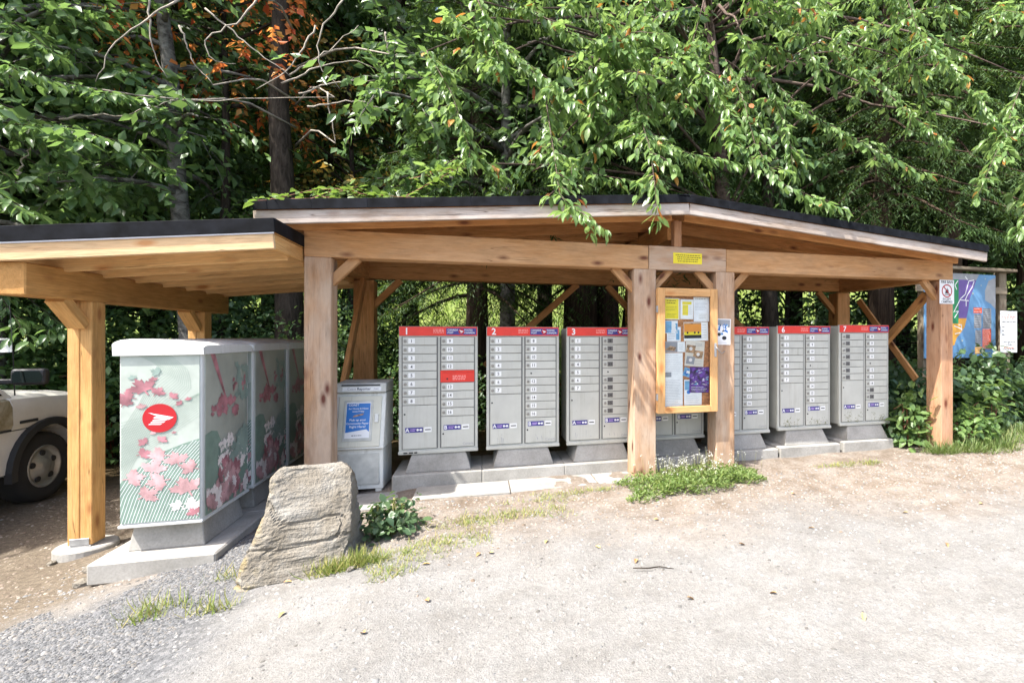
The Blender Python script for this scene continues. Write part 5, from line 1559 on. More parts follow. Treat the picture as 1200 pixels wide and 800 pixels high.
TYRE = new_mesh('tyre', v, f, M_TYRE, smooth=True)
v, f = lathe([(0.235, 0.03), (0.225, 0.012), (0.205, 0.012), (0.195, 0.05), (0.16, 0.035), (0.10, 0.02), (0.07, 0.0), (0.03, -0.006), (0.001, -0.006)])
RIM = new_mesh('rim', v, f, M_RIM, smooth=True)
v, f = lathe([(0.034, 0.02), (0.030, 0.006), (0.001, 0.006)], 12)
HOLE = new_mesh('rim_hole', v, f, M_INK)
for cx, yy, fl in ((0, 0.03, 0), (-3.1, 0.03, 0), (0, TWD - 0.03, 1), (-3.1, TWD - 0.03, 1)):
    w_ = B @ T(cx, yy, 0.37) @ Matrix.Rotation(math.pi * fl, 4, 'Z')
    wh = put('wheel', TYRE, TW, w_)
    rm = put('rim', RIM, wh, w_)
    for k in range(5):
        an = k * 2 * math.pi / 5 + 0.4
        put('rim_hole', HOLE, wh, w_ @ T(0.145 * math.cos(an), 0.014, 0.145 * math.sin(an)))
prism('wheel_well', [(-0.46, 0.37), (-0.42, 0.62), (0, 0.81), (0.42, 0.62), (0.46, 0.37)], 0.26, TWD - 0.26, M_DARKP, TW, B)
# mirror
bm = bmesh.new(); bmesh.ops.create_cube(bm, size=1.0)
for vv in bm.verts: vv.co = Vector((vv.co.x * 0.10, vv.co.y * 0.26, vv.co.z * 0.165))
bmesh.ops.bevel(bm, geom=bm.edges[:], offset=0.035, segments=3, profile=0.5, affect='EDGES')
me = bpy.data.meshes.new('mirror'); bm.to_mesh(me); bm.free(); me.materials.append(M_DARKP)
MM = B @ T(-0.52, -0.17, 1.375) @ Matrix.Rotation(R(8), 4, 'Z')
mi = put('mirror', me, TW, MM)
F = Flat(); F.poly([(-0.105, -0.055), (0.10, -0.055), (0.112, 0.0), (0.09, 0.058), (-0.09, 0.058), (-0.112, 0.02)], 0, 0)
M_MIRG = mat_new('mirror_glass')[0]
M_MIRG.node_tree.nodes['Principled BSDF'].inputs['Metallic'].default_value = 1.0
M_MIRG.node_tree.nodes['Principled BSDF'].inputs['Roughness'].default_value = 0.05
M_MIRG.node_tree.nodes['Principled BSDF'].inputs['Base Color'].default_value = (0.07, 0.09, 0.085, 1)
F.build('mirror_glass', [M_MIRG], mi, MM @ T(-0.052, 0, 0) @ Matrix.Rotation(R(-90), 4, 'Z'))
box('mirror_arm', (-0.545, -0.02, 1.33), (0.05, 0.14, 0.05), M_DARKP, TW, B, 0.01)
box('badge', (-0.28, -0.004, 0.90), (0.22, 0.012, 0.03), M_DARKP, TW, B, 0.003)
box('body_moulding', (-1.05, 0.002, 0.835), (1.12, 0.014, 0.02), M_DARKP, TW, B, 0.003)
box('front_bumper', (0.82, TWD / 2, 0.58), (0.12, TWD + 0.02, 0.22), M_STEEL, TW, B, 0.03, seg=2)
box('rear_bumper', (-4.05, TWD / 2, 0.55), (0.12, TWD, 0.18), M_STEEL, TW, B, 0.03, seg=2)
for y in (0.2, TWD - 0.2): box('headlight', (0.79, y, 0.90), (0.06, 0.3, 0.15), M_WHITE, TW, B, 0.02)
tb = Tubes(); tb.add([(-0.30, 0.10, 1.17), (-0.32, 0.10, 1.6), (-0.36, 0.10, 2.1)], [0.006, 0.004, 0.002], 5)
tb.build('antenna', M_INK, TW, B)

# ------------------------------------------------------------------ gravel, litter, grass
STF = np.array([(1, 0.1, -0.3), (0.31, 0.95, -0.3), (-0.81, 0.59, -0.3), (-0.85, -0.55, -0.3), (0.35, -0.95, -0.3), (0.62, 0.1, 0.75), (0.12, 0.52, 0.95), (-0.50, 0.30, 0.70), (-0.45, -0.35, 0.9), (0.25, -0.55, 0.65)])
STI = [(0, 1, 6, 5), (1, 2, 7, 6), (2, 3, 8, 7), (3, 4, 9, 8), (4, 0, 5, 9), (5, 6, 7, 8, 9)]
def pebbles(name, x, y, s, mat, label):
    n = len(x)
    base = np.stack([x, y, gs(x, y) - s * 0.15], 1)
    r = np.random.default_rng(len(x))
    an = r.uniform(0, 6.28, n)
    dr = np.stack([np.cos(an), np.sin(an), r.normal(0, 0.25, n)], 1)
    nr = np.stack([r.normal(0, 0.3, n), r.normal(0, 0.3, n), np.ones(n)], 1)
    tv = STF.copy(); tv[:, 2] *= 0.7
    me = leaf_mesh(name, base, dr, nr, s, mat, (tv, STI), r.uniform(0.6, 1.0, n), (0.5, 1.0))
    o = put(name, me)
    tag(o, label, None, None, 'stuff')
    return o
def stonemat(name, cols):
    m, nt, b = mat_new(name)
    b.inputs['Roughness'].default_value = 0.9
    geo = N(nt, 'ShaderNodeNewGeometry')
    nt.links.new(ramp(nt, geo.outputs['Random Per Island'], [(i / (len(cols) - 1), c) for i, c in enumerate(cols)]), b.inputs['Base Color'])
    return m
M_PEBG = stonemat('grey_crushed_stone', [(0.05, 0.051, 0.054), (0.08, 0.082, 0.085), (0.11, 0.112, 0.116), (0.16, 0.16, 0.162), (0.125, 0.113, 0.097)])
M_PEBP = stonemat('pale_pebbles', [(0.16, 0.15, 0.135), (0.21, 0.20, 0.185), (0.26, 0.252, 0.238), (0.16, 0.16, 0.157), (0.09, 0.083, 0.073)])
M_PEBB = stonemat('brown_pebbles', [(0.12, 0.09, 0.065), (0.18, 0.14, 0.105), (0.23, 0.19, 0.15), (0.28, 0.25, 0.21), (0.19, 0.135, 0.10)])
r = np.random.default_rng(21)
n = 62000
x = r.uniform(-3.6, -0.6, n); y = r.uniform(2.3, 4.9, n)
k = ((-x + vnoise(x, y, 1, 0.9) * 0.9) > 1.35) & ((-x + 0.55 * y + vnoise(x, y, 2, 3) * 0.6) < 4.6) & ((y + vnoise(x, y, 4, 1.0) * 0.9) > 2.75)
pebbles('crushed_stone', x[k], y[k], (0.0045 + 0.012 * r.random(k.sum()) ** 2), M_PEBG, 'grey crushed stone at the near left of the lot')
n = 30000
x = r.uniform(-3.0, 8.5, n); y = 1.2 + 3.8 * r.random(n) ** 0.8
pebbles('drive_gravel', x, y, 0.0035 + 0.016 * r.random(n) ** 4, M_PEBP, 'fine pale gravel strewn over the drive')
n = 9000
x = np.concatenate([r.uniform(-1.2, 7.5, n), r.uniform(-4.6, -2.4, n // 3)]); y = np.concatenate([r.normal(4.6, 0.5, n), r.uniform(4.3, 7.2, n // 3)])
pebbles('margin_gravel', x, y, 0.004 + 0.016 * r.random(len(x)) ** 3, M_PEBB, 'brown gravel and grit along the shelter front and left soil')
# fallen leaves, each a thing
lit = [(338, 481 + 200, 0), (500, 440 + 262, 0), (640, 600 + 35, 1), (870, 640, 0), (950, 618, 0), (1012, 720, 1), (810, 700, 0), (700, 640, 1), (560, 650, 0), (1150, 588, 0), (1060, 600, 1), (1110, 640, 0), (500, 661, 1), (575, 648, 1), (745, 655, 0), (930, 578, 0), (425, 742, 0), (330, 720, 1), (770, 610, 1), (905, 690, 0)]
litlab = ['curled brown leaf low in the pale drive left of centre', 'small brown leaf on the drive below the boulder\'s right', 'yellowed leaf on the grassy ground left of the weeds', 'brown leaf on the drive below the notice board', 'brown leaf right of the white-flowered weeds', 'tan leaf on the pale drive at the lower right', 'brown leaf in the middle of the drive', 'yellow leaf below the third mailbox', 'brown leaf on the ground below mailbox one', 'brown leaf near the right edge by the grass bank', 'yellow leaf below mailbox seven', 'brown leaf on the right of the drive', 'yellow leaf between boulder and mailbox one', 'yellow leaf on the thin grass below mailbox one', 'brown leaf on the drive edge below mailbox three', 'brown leaf just right of the weed patch', 'dark leaf on the drive below the boulder', 'tan leaf on the grey gravel below the boulder', 'yellow leaf in front of the white-flowered weeds', 'brown leaf right of the middle of the drive']
LV = LEAF8[0] * np.array([0.052, 0.06, 0.11]) + np.array([-0.03, 0, 0.004])
LM = [new_mesh('fallen_leaf', LV, [list(q) for q in LEAF8[1]], mm) for mm in (M_LITTER, M_LITTER2)]
for i, (px, py, kk) in enumerate(lit):
    u, v = at(px, py)
    tag(put('fallen_leaf', LM[kk], None, T(u, v, float(gs(u, v)) + 0.009) @ Euler((random.uniform(-.3, .3), random.uniform(-.3, .3), i * 2.1)).to_matrix().to_4x4()), litlab[i], 'leaf', 'fallen leaves on the lot')
u, v = at(762, 668)
tb = Tubes(); z = float(gs(u, v)) + 0.012
tb.add([(u - 0.10, v + 0.05, z), (u - 0.01, v, z + 0.010), (u + 0.07, v + 0.015, z + 0.004), (u + 0.15, v - 0.03, z)], [0.004, 0.005, 0.004, 0.002], 5)
tag(tb.build('fallen_twig', B_DARK, None), 'thin dark twig lying on the drive below the notice board', 'twig')

def grass_patch(name, label, pts, hmin, hmax, mat, lean=0.5, wid=1.0, cat=None):
    n = len(pts)
    r = np.random.default_rng(n)
    z = gs(pts[:, 0], pts[:, 1]) - 0.005
    base = np.column_stack([pts, z])
    an = r.uniform(0, 6.28, n)
    dr = np.stack([np.cos(an) * lean, np.sin(an) * lean, np.ones(n)], 1) + r.normal(0, 0.2, (n, 3))
    nr = np.stack([np.cos(an), np.sin(an), 0.3 * np.ones(n)], 1)
    me = leaf_mesh(name, base, dr, nr, r.uniform(hmin, hmax, n), mat, BLADE, wid)
    o = put(name, me); tag(o, label, cat, None, 'stuff')
    return o
def blob(cx, cy, rx, ry, n, r): 
    a = r.uniform(0, 6.28, n); q = np.sqrt(r.random(n)) * (1 + 0.35 * np.sin(a * 3 + cx * 9))
    return np.stack([cx + rx * q * np.cos(a), cy + ry * q * np.sin(a)], 1)
r = np.random.default_rng(33)
# thin grass in the margin below mailboxes one to three
pts = []
for (px, py, n, rx, ry) in [(590, 605, 260, 0.35, 0.14), (540, 630, 240, 0.25, 0.12), (500, 640, 200, 0.2, 0.12), (630, 600, 200, 0.3, 0.12), (470, 655, 220, 0.2, 0.12), (560, 610, 140, 0.2, 0.1), (660, 578, 160, 0.3, 0.05), (455, 672, 160, 0.12, 0.08), (520, 615, 120, 0.25, 0.1), (700, 575, 100, 0.2, 0.05), (640, 585, 120, 0.3, 0.06), (985, 545, 220, 0.25, 0.06), (1020, 542, 160, 0.12, 0.07)]:
    pts.append(blob(*at(px, py), rx * 1.15, ry * 1.3, int(n * 1.7), r))
grass_patch('thin_grass', 'thin trampled grass on the margin below the first mailboxes', np.concatenate(pts), 0.018, 0.07, L_DRYG, 1.0, 0.9)
pts = []
for (px, py, n, rx, ry) in [(400, 665, 420, 0.16, 0.08), (385, 672, 120, 0.1, 0.05), (430, 660, 200, 0.1, 0.06), (260, 680, 40, 0.1, 0.05), (180, 718, 110, 0.16, 0.08), (250, 715, 90, 0.12, 0.06), (165, 728, 60, 0.1, 0.05)]:
    pts.append(blob(*at(px, py), rx, ry, n, r))
grass_patch('grass_tufts', 'green grass tufts at the boulder\'s foot and in the grey gravel', np.concatenate(pts), 0.04, 0.14, L_DRYG, 0.6, 0.55)
pts = [blob(6.2, 5.12, 0.65, 0.20, 1100, r), blob(7.3, 5.35, 0.8, 0.28, 1200, r), blob(8.7, 5.7, 1.1, 0.35, 1100, r), blob(5.6, 5.15, 0.25, 0.10, 200, r), blob(10.5, 6.0, 1.4, 0.5, 900, r)]
grass_patch('grass_bank', 'long green grass round the foot of the end post', np.concatenate(pts), 0.05, 0.24, L_GRASS, 0.9, 0.45)
n = 9000
px_ = r.uniform(-9, 16, n); py_ = 14 + 16 * r.random(n) ** 1.4
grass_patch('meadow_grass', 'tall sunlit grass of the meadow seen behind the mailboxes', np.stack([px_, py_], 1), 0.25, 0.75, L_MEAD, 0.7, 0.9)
# white-flowered weeds at the notice board posts
wd = thing('weed_patch', 'clump of low green weeds with small white flowers at the notice board posts', 'weeds', (2.1, 4.95, 0))
wp = np.concatenate([blob(2.10, 4.88, 0.66, 0.30, 4400, r), blob(1.65, 4.62, 0.34, 0.20, 1300, r), blob(2.62, 4.85, 0.26, 0.18, 900, r)])
n = len(wp); an = r.uniform(0, 6.28, n)
hq = np.clip(1 - ((wp[:, 0] - 2.15) / 0.85) ** 2, 0.15, 1)
base = np.column_stack([wp, gs(wp[:, 0], wp[:, 1]) + r.random(n) * 0.13 * hq])
dr = np.stack([np.cos(an), np.sin(an), r.uniform(0.2, 1.2, n)], 1)
nr = np.stack([r.normal(0, 0.4, n), r.normal(0, 0.4, n), np.ones(n)], 1)
put('foliage', leaf_mesh('foliage', base, dr, nr, r.uniform(0.02, 0.06, n), L_WEED, LEAF4, 0.5), wd)
fp = np.concatenate([blob(2.2, 5.0, 0.60, 0.2, 130, r), blob(2.0, 4.85, 0.4, 0.2, 40, r)])
tb = Tubes(); FB = []
for p in fp:
    z = float(gs(p[0], p[1])); h = r.uniform(0.12, 0.28); q = r.normal(0, 0.03, 2)
    tb.add([(p[0], p[1], z), (p[0] + q[0], p[1] + q[1], z + h)], [0.002, 0.0012], 3)
    FB.append((p[0] + q[0], p[1] + q[1], z + h))
tag(tb.build('stems', M_STEM, wd), kind='stuff')
FB = np.repeat(np.array(FB), 6, axis=0); n = len(FB); an = r.uniform(0, 6.28, n)
put('flowers', leaf_mesh('flowers', FB + r.normal(0, 0.006, FB.shape), np.stack([np.cos(an), np.sin(an), r.uniform(-0.2, 0.8, n)], 1), np.stack([r.normal(0, .4, n), r.normal(0, .4, n), np.ones(n)], 1), r.uniform(0.008, 0.014, n), L_FLOWER, LEAF4, 1.2), wd)

# ------------------------------------------------------------------ vegetation
def pv(px, py, v):
    """photo pixel on the plane y = v -> point"""
    c, s = math.cos(YAW), math.sin(YAW)
    a = (px - 730) / 600.0
    Z = v / (c - a * s)
    return np.array([a * Z * c + Z * s, v, 1.5 - (py - 395) * Z / 600.0])
def spray(path, r, leaf=0.15, step=0.075, per=2, side=1.0, hang=0.55, twl=0.34):
    """a leafy shoot: leaves hang in two ranks along the shoot and along flat side twigs"""
    path = np.array(path, float)
    L = np.linalg.norm(np.diff(path, axis=0), axis=1).sum()
    n = max(4, int(L / step))
    P = poly_resample(path, n)
    tan = unit(np.gradient(P, axis=0))
    tubs = [(P, 0.007)]
    segs = [(P, tan)]
    ns = int(L / 0.16 * side)
    for k in range(ns):
        i = int(r.integers(0, max(1, int(n * 0.92))))
        t = i / n
        up_ = np.array([0, 0, 1.0])
        sd = np.cross(tan[i], up_); sd /= max(1e-6, np.linalg.norm(sd))
        d = sd * (1 if k % 2 else -1) * r.uniform(0.5, 1.0) + tan[i] * r.uniform(0.2, 0.7) + r.normal(0, 0.18, 3)
        d = d / np.linalg.norm(d) * twl * r.uniform(0.4, 1.15) * (1.1 - 0.6 * t)
        m_ = max(3, int(np.linalg.norm(d) / step) + 1)
        q = np.linspace(0, 1, m_)[:, None]
        Q = P[i] + d * q; Q[:, 2] -= 0.25 * np.linalg.norm(d) * q[:, 0] ** 2
        segs.append((Q, np.tile(unit(d), (m_, 1)))); tubs.append((Q, 0.004))
    B_, D_, N_, S_ = [], [], [], []
    for Q, tg in segs:
        m_ = len(Q)
        for k in range(per):
            upv = np.zeros_like(tg); upv[:, 2] = 1
            sd = unit(np.cross(tg, upv) + 1e-5) * (1 if k % 2 == 0 else -1)
            d = sd * r.uniform(0.35, 1.0, (m_, 1)) + tg * r.uniform(0.25, 0.8, (m_, 1)) + r.normal(0, 0.20, (m_, 3))
            d[:, 2] -= hang * r.uniform(0.4, 1.7, m_)
            nr = sd * 0.35 + upv * 0.9 + r.normal(0, 0.28, (m_, 3))
            B_.append(Q + unit(d) * 0.02 + r.normal(0, 0.012, Q.shape)); D_.append(d); N_.append(nr); S_.append(leaf * r.uniform(0.55, 1.15, m_))
        B_.append(Q[-1:]); D_.append(tg[-1:] + np.array([[0, 0, -hang * 0.6]])); N_.append(np.array([[0.2, 0.1, 1.0]])); S_.append(np.array([leaf]))
    return tuple(np.concatenate(q) for q in (B_, D_, N_, S_)), tubs
def cat4(ls): return tuple(np.concatenate([q[i] for q in ls]) for i in range(4))
def crown_parts(root, lv, mat, tpl=LEAF4, wid=1.0, name='crown', world=None):
    if world is None:      # nothing grows through the roofs
        p = lv[0]; tip = p + unit(lv[1]) * lv[3][:, None]
        bad = np.zeros(len(p), bool)
        for q in (p, tip):
            top = 2.66 + 0.33 * (1 - np.abs(q[:, 0] - 2.076) / 3.93)
            bad |= (q[:, 0] > -1.84) & (q[:, 0] < 6.08) & (q[:, 1] > 4.86) & (q[:, 1] < 7.8) & (q[:, 2] < top + 0.01)
            bad |= (q[:, 0] > -4.3) & (q[:, 0] <= -1.5) & (q[:, 1] > 4.5) & (q[:, 1] < 7.7) & (q[:, 2] < 2.46)
        lv = tuple(q[~bad] for q in lv)
    return put(name, leaf_mesh(name, *lv, mat, tpl, wid), root, world)

# --- the big cherry leaning over the roof
r = np.random.default_rng(101)
ct = thing('cherry_tree', 'cherry tree with drooping sunlit branches hanging over the shelter roof', 'tree', (4.6, 8.9, gz(4.6, 8.9)))
tb = Tubes()
tb.add([(4.6, 8.9, -0.1), (4.55, 8.8, 2.0), (4.3, 8.6, 4.0), (4.0, 8.2, 5.6), (3.6, 7.8, 7.2)], [0.22, 0.17, 0.14, 0.11, 0.07], 9)
paths = []
def PP(*q): return [pv(px, py, v) for px, py, v in q]
main = [PP((640, 120, 5.9), (650, 185, 5.2), (656, 230, 4.72), (682, 250, 4.6), (708, 268, 4.5)), PP((745, 120, 5.7), (762, 175, 5.1), (768, 222, 4.7), (770, 258, 4.6)),
        PP((850, 70, 6.2), (872, 120, 5.8), (885, 170, 5.4), (915, 215, 5.1), (990, 246, 4.9)), PP((900, 90, 6.2), (950, 135, 5.7), (1010, 168, 5.4), (1088, 205, 5.1)),
        PP((1200, 90, 5.6), (1175, 160, 5.3), (1145, 232, 5.1)), PP((1240, 170, 5.5), (1205, 220, 5.2), (1196, 272, 5.0)), PP((770, 30, 6.2), (830, 90, 5.7), (858, 145, 5.4), (880, 185, 5.2)),
        PP((690, 80, 6.3), (730, 135, 5.8), (800, 178, 5.4), (860, 190, 5.2)), PP((520, 20, 6.2), (590, 55, 5.8), (640, 90, 5.5), (668, 118, 5.3)), PP((500, 60, 6.4), (530, 110, 6.0), (545, 160, 5.7), (556, 188, 5.6)),
        PP((600, 60, 6.4), (650, 110, 6.0), (720, 150, 5.6), (760, 165, 5.4)), PP((930, -20, 6.0), (945, 40, 5.6), (958, 95, 5.4)), PP((1060, -10, 6.0), (1080, 50, 5.6), (1130, 90, 5.3)),
        PP((980, 60, 6.3), (1020, 90, 5.9), (1050, 110, 5.6)), PP((1100, 60, 5.9), (1150, 120, 5.5), (1180, 160, 5.3)), PP((700, 20, 6.2), (715, 70, 5.8), (700, 120, 5.6), (690, 150, 5.5)),
        PP((820, 20, 6.4), (800, 90, 6.0), (790, 140, 5.7)), PP((640, 180, 5.8), (700, 205, 5.5), (745, 212, 5.3)), PP((500, 205, 6.3), (545, 180, 6.1), (580, 195, 5.9)), PP((760, 110, 5.9), (700, 170, 5.6), (660, 205, 5.4)),
        PP((870, 40, 6), (905, 110, 5.7), (925, 160, 5.4), (930, 205, 5.3)), PP((1040, 110, 6.2), (1075, 140, 5.9), (1110, 165, 5.6)), PP((560, 0, 6), (575, 40, 5.8), (590, 85, 5.6)),
        PP((620, 10, 6.1), (670, 40, 5.8), (740, 60, 5.5)), PP((760, -10, 6.2), (750, 40, 5.9), (735, 85, 5.7))]
for p in main: paths.append((p, 5))
for k in range(72):
    px = r.uniform(560, 1230); py = r.uniform(-80, 95) if px > 620 else r.uniform(-70, 50)
    if 960 < px < 1190 and py > 70 and r.random() < 0.5: py -= 90
    v = r.uniform(5.6, 8.0)
    p0 = pv(px, py, v)
    an = r.uniform(0, 6.28); L = r.uniform(0.6, 1.2)
    d = np.array([math.cos(an), math.sin(an) - 0.5, -r.uniform(0.25, 0.6)]); d = d / np.linalg.norm(d) * L
    paths.append(([p0, p0 + d * 0.5 + np.array([0, 0, 0.06]), p0 + d - np.array([0, 0, 0.12])], 4))
    if p0[2] < 3.3: paths.pop()
lvs = []
for i, (p, per) in enumerate(paths):
    lv, tubs = spray(p, r, r.uniform(0.125, 0.165), 0.07, 3 if i < len(main) else 2)
    lvs.append(lv)
    for q, rad in tubs:
        if len(q) > 1: tb.add(q[::2] if len(q) > 4 else q, list(np.linspace(rad, 0.002, len(q[::2] if len(q) > 4 else q))), 4)
    # bough from the trunk
    p0 = np.array(p[0]); hz_ = r.uniform(3.6, 7.0); src = np.array([np.interp(hz_, [2.0, 4.0, 5.6, 7.2], q_) for q_ in ((4.55, 4.3, 4.0, 3.6), (8.8, 8.6, 8.2, 7.8))] + [hz_])
    if i < len(main) or i % 9 == 0:
        mid = (p0 + src) / 2 + np.array([r.normal(0, 0.35), r.normal(0.2, 0.25), r.uniform(0.3, 1.0)])
        q = poly_resample([src, (src + mid) / 2 + np.array([0, 0, .25]), mid, (mid + p0) / 2 + np.array([0, 0, .12]), p0], 7)
        tb.add(q, list(np.linspace(0.035, 0.007, 7)), 5)
tb.build('trunk', B_CHERRY, ct)
lv = cat4(lvs)
# crown mass higher up, outside the picture, so that the tree goes on
S = np.stack([r.normal(4.6, 1.6, 220), r.normal(8.5, 0.6, 220), r.normal(8.2, 0.7, 220)], 1)
up = twig_leaves(S, r.normal(0, 1, (220, 3)), np.full(220, 0.6), 9, 0.115, 0.3, r)
lv = cat4([lv, up])
red = r.random(len(lv[0])) < 0.022
crown_parts(ct, tuple(q[~red] for q in lv), L_CHERRY, LEAF8, 1.0)
crown_parts(ct, tuple(q[red] for q in lv), L_CHERRYR, LEAF8, 1.0, 'turning_leaves')

# --- broadleaved tree at the left edge with pale hanging shoots
r = np.random.default_rng(55)
lt = thing('broadleaf_tree', 'tree at the left edge with pale green shoots hanging over the lean-to', 'tree', (-8.2, 8.2, gz(-8.2, 8.2)))
tb = Tubes(); tb.add([(-8.2, 8.2, -0.6), (-8.1, 8.1, 2.5), (-7.8, 7.9, 5.0), (-7.4, 7.7, 7.5)], [0.2, 0.15, 0.11, 0.05], 8)
lvs = []
for p in [PP((-60, 60, 7.6), (-10, 75, 7.2), (45, 85, 6.9)), PP((-50, 130, 7.8), (10, 145, 7.4), (80, 150, 7.1), (150, 168, 6.8)), PP((-60, 190, 7.5), (-10, 225, 7.1), (25, 248, 6.8)), PP((60, 90, 8), (110, 105, 7.7), (150, 112, 7.4)), PP((-40, 0, 8), (20, 30, 7.6), (60, 60, 7.3)),
          PP((60, 200, 8.2), (100, 215, 7.9), (130, 235, 7.6)), PP((150, 170, 8.2), (180, 195, 8.0), (200, 205, 7.8)), PP((-40, 210, 8), (0, 200, 7.8), (20, 215, 7.5)), PP((150, 120, 8.4), (200, 115, 8.2), (250, 122, 8.0)), PP((-20, 320, 8.2), (10, 360, 8.0), (35, 400, 7.8)), PP((-30, 280, 8.4), (0, 290, 8.2), (40, 330, 8.0)), PP((40, 355, 8.4), (60, 370, 8.2), (75, 390, 8.1))]:
    lv, tubs = spray(p, r, 0.16, 0.075, 2)
    lvs.append(lv)
    for q, rad in tubs:
        if len(q) > 1: tb.add(q[::2] if len(q) > 4 else q, list(np.linspace(rad, 0.002, len(q[::2] if len(q) > 4 else q))), 4)
    tb.add(poly_resample([(-7.9, 8.0, 4.2), (np.array([-7.9, 8.0, 4.2]) + p[0]) / 2 + np.array([0, 0, .4]), p[0]], 5), list(np.linspace(0.03, 0.007, 5)), 5)
S = np.stack([r.normal(-7.9, 1.1, 350), r.normal(8.2, 0.8, 350), r.normal(5.6, 1.5, 350)], 1)
up = twig_leaves(S, r.normal(0, 1, (350, 3)), np.full(350, 0.6), 9, 0.125, 0.35, r)
tb.build('trunk', B_DARK, lt)
crown_parts(lt, cat4(lvs + [up]), L_ALDER, LEAF8, 1.05)

# --- forest behind: one mesh per kind, copies are trees of their own
KIND = {}
def kind(name, make, lmat, bmat, tpl=LEAF4, wid=1.0):
    tub, lv = make
    KIND[name] = (new_mesh('trunk', tub.v, tub.f, bmat, smooth=True), leaf_mesh('crown', *lv, lmat, tpl, wid))
kind('alder_a', broadleaf(1, 9.5, 3.7, 2.3, 26, 30, 8, 0.19, 0.15), L_ALDER, B_PALE)
kind('alder_b', broadleaf(2, 10.5, 2.4, 2.6, 28, 30, 8, 0.19, 0.17, (0.8, -0.3)), L_ALDER, B_PALE)
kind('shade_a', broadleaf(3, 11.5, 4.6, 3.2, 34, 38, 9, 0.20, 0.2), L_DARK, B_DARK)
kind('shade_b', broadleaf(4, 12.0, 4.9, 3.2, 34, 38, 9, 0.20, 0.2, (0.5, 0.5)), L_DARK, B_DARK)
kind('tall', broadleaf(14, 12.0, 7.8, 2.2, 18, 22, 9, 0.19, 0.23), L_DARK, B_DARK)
kind('pale', broadleaf(16, 12.0, 3.2, 1.25, 24, 15, 7, 0.17, 0.14, (-1.3, 0.2)), L_ALDER, B_PALE)
kind('red', broadleaf(5, 9.0, 5.6, 1.5, 13, 16, 7, 0.15, 0.1), L_RED, B_DARK)
kind('bronze', broadleaf(6, 8.0, 2.8, 1.9, 20, 18, 8, 0.13, 0.09), L_ORNG, B_DARK)
kind('cedar_a', conifer(7, 13.0, 3.2, 2.6, 105, 0.075, 0.27, 24, 20), L_CEDAR, B_CEDAR, NEEDLE, 0.75)
kind('low', broadleaf(15, 6.0, 0.5, 2.3, 30, 34, 8, 0.17, 0.09), L_DARK, B_DARK)
kind('cedar_b', conifer(8, 14.0, 4.3, 2.9, 130, 0.075, 0.26, 26, 20), L_CEDAR, B_CEDAR, NEEDLE, 0.75)
kind('far_fir', conifer(9, 22.0, 1.0, 4.6, 170, 0.30, 0.34, 12, 8), L_CEDAR, B_CEDAR, NEEDLE, 2.2)
def tree(k, name, label, x, y, rot, sc=1.0, group=None, cat='tree'):
    o = thing(name, label, cat, (x, y, gz(x, y) - 0.1), 0, group)
    w = T(x, y, gz(x, y) - 0.1) @ Matrix.Rotation(rot, 4, 'Z') @ Matrix.Scale(sc, 4)
    put('trunk', KIND[k][0], o, w); put('crown', KIND[k][1], o, w)
    return o
tree('alder_a', 'alder_tree', 'alder spreading pale grey limbs above the left end of the lean-to', -6.3, 8.8, 0.3)
tree('pale', 'alder_tree', 'slim mottled pale trunk rising behind the lean-to roof', -4.0, 8.9, 0.0)
tree('alder_b', 'alder_tree', 'leaning alder left of the mottled pale trunk', -7.0, 9.4, 2.2, 0.95)
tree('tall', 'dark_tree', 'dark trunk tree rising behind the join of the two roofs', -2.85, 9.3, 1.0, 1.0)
tree('alder_a', 'alder_tree', 'green alder filling the sky above the first mailboxes', 0.45, 8.9, 4.0, 1.0)
tree('shade_b', 'dark_tree', 'dark leafy tree behind the hanging cherry branches', 2.9, 10.2, 5.2, 1.0)
tree('cedar_a', 'cedar_tree', 'thick dark cedar trunk between mailboxes two and three', 1.83, 9.6, 0.4, 1.15)
tree('cedar_a', 'cedar_tree', 'second dark trunk close beside the thick cedar trunk', 2.42, 9.9, 1.9, 0.9)
tree('cedar_a', 'cedar_tree', 'slim dark trunk between mailboxes one and two', -0.05, 9.3, 2.4, 0.72)
tree('shade_b', 'dark_tree', 'dense dark tree behind the shelter ridge', 3.8, 10.6, 3.0, 1.0)
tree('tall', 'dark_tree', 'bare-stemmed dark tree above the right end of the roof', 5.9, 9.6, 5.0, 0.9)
tree('cedar_b', 'cedar_tree', 'drooping cedar above the right end of the roof', 8.1, 8.9, 3.3, 0.95)
tree('cedar_b', 'cedar_tree', 'drooping cedar behind the map board', 9.9, 8.9, 0.9, 1.0)
tree('cedar_b', 'cedar_tree', 'drooping cedar at the right edge beyond the white notice', 11.6, 8.4, 5.1, 1.0)
tree('red', 'red_maple', 'red-leaved maple glowing behind the dark trunk', -4.05, 9.9, 0.5, 1.0)
tree('bronze', 'bronze_maple', 'bronze-leaved maple right of the dark trunk', -2.5, 11.2, 1.5, 1.0)
tree('red', 'red_maple', 'small red maple glimpsed above the roof\'s right slope', 6.4, 14.5, 2.5, 0.55)
for k, (x, y, sc_, lab) in enumerate([(-5.2, 11.6, 0.95, 'low bushy tree in the gloom behind the lean-to post'), (-7.8, 11.4, 1.0, 'low bushy tree in the gloom behind the truck'), (-2.9, 12.4, 0.75, 'low bushy tree in the gloom behind the printed mailboxes'), (7.4, 11.2, 0.9, 'low bushy tree behind the end post'), (9.6, 10.6, 0.95, 'low bushy tree in the gloom behind the map board'), (11.8, 10.2, 1.0, 'low bushy tree in the gloom at the right edge'), (-10.4, 11.0, 1.1, 'low bushy tree beyond the left edge'), (14.4, 9.6, 1.1, 'low bushy tree beyond the right edge')]):
    tree('low', 'bushy_tree', lab, x, y, k * 2.1, sc_, 'low bushy trees at the edge of the wood')
G2 = 'dark trees deep in the wood'
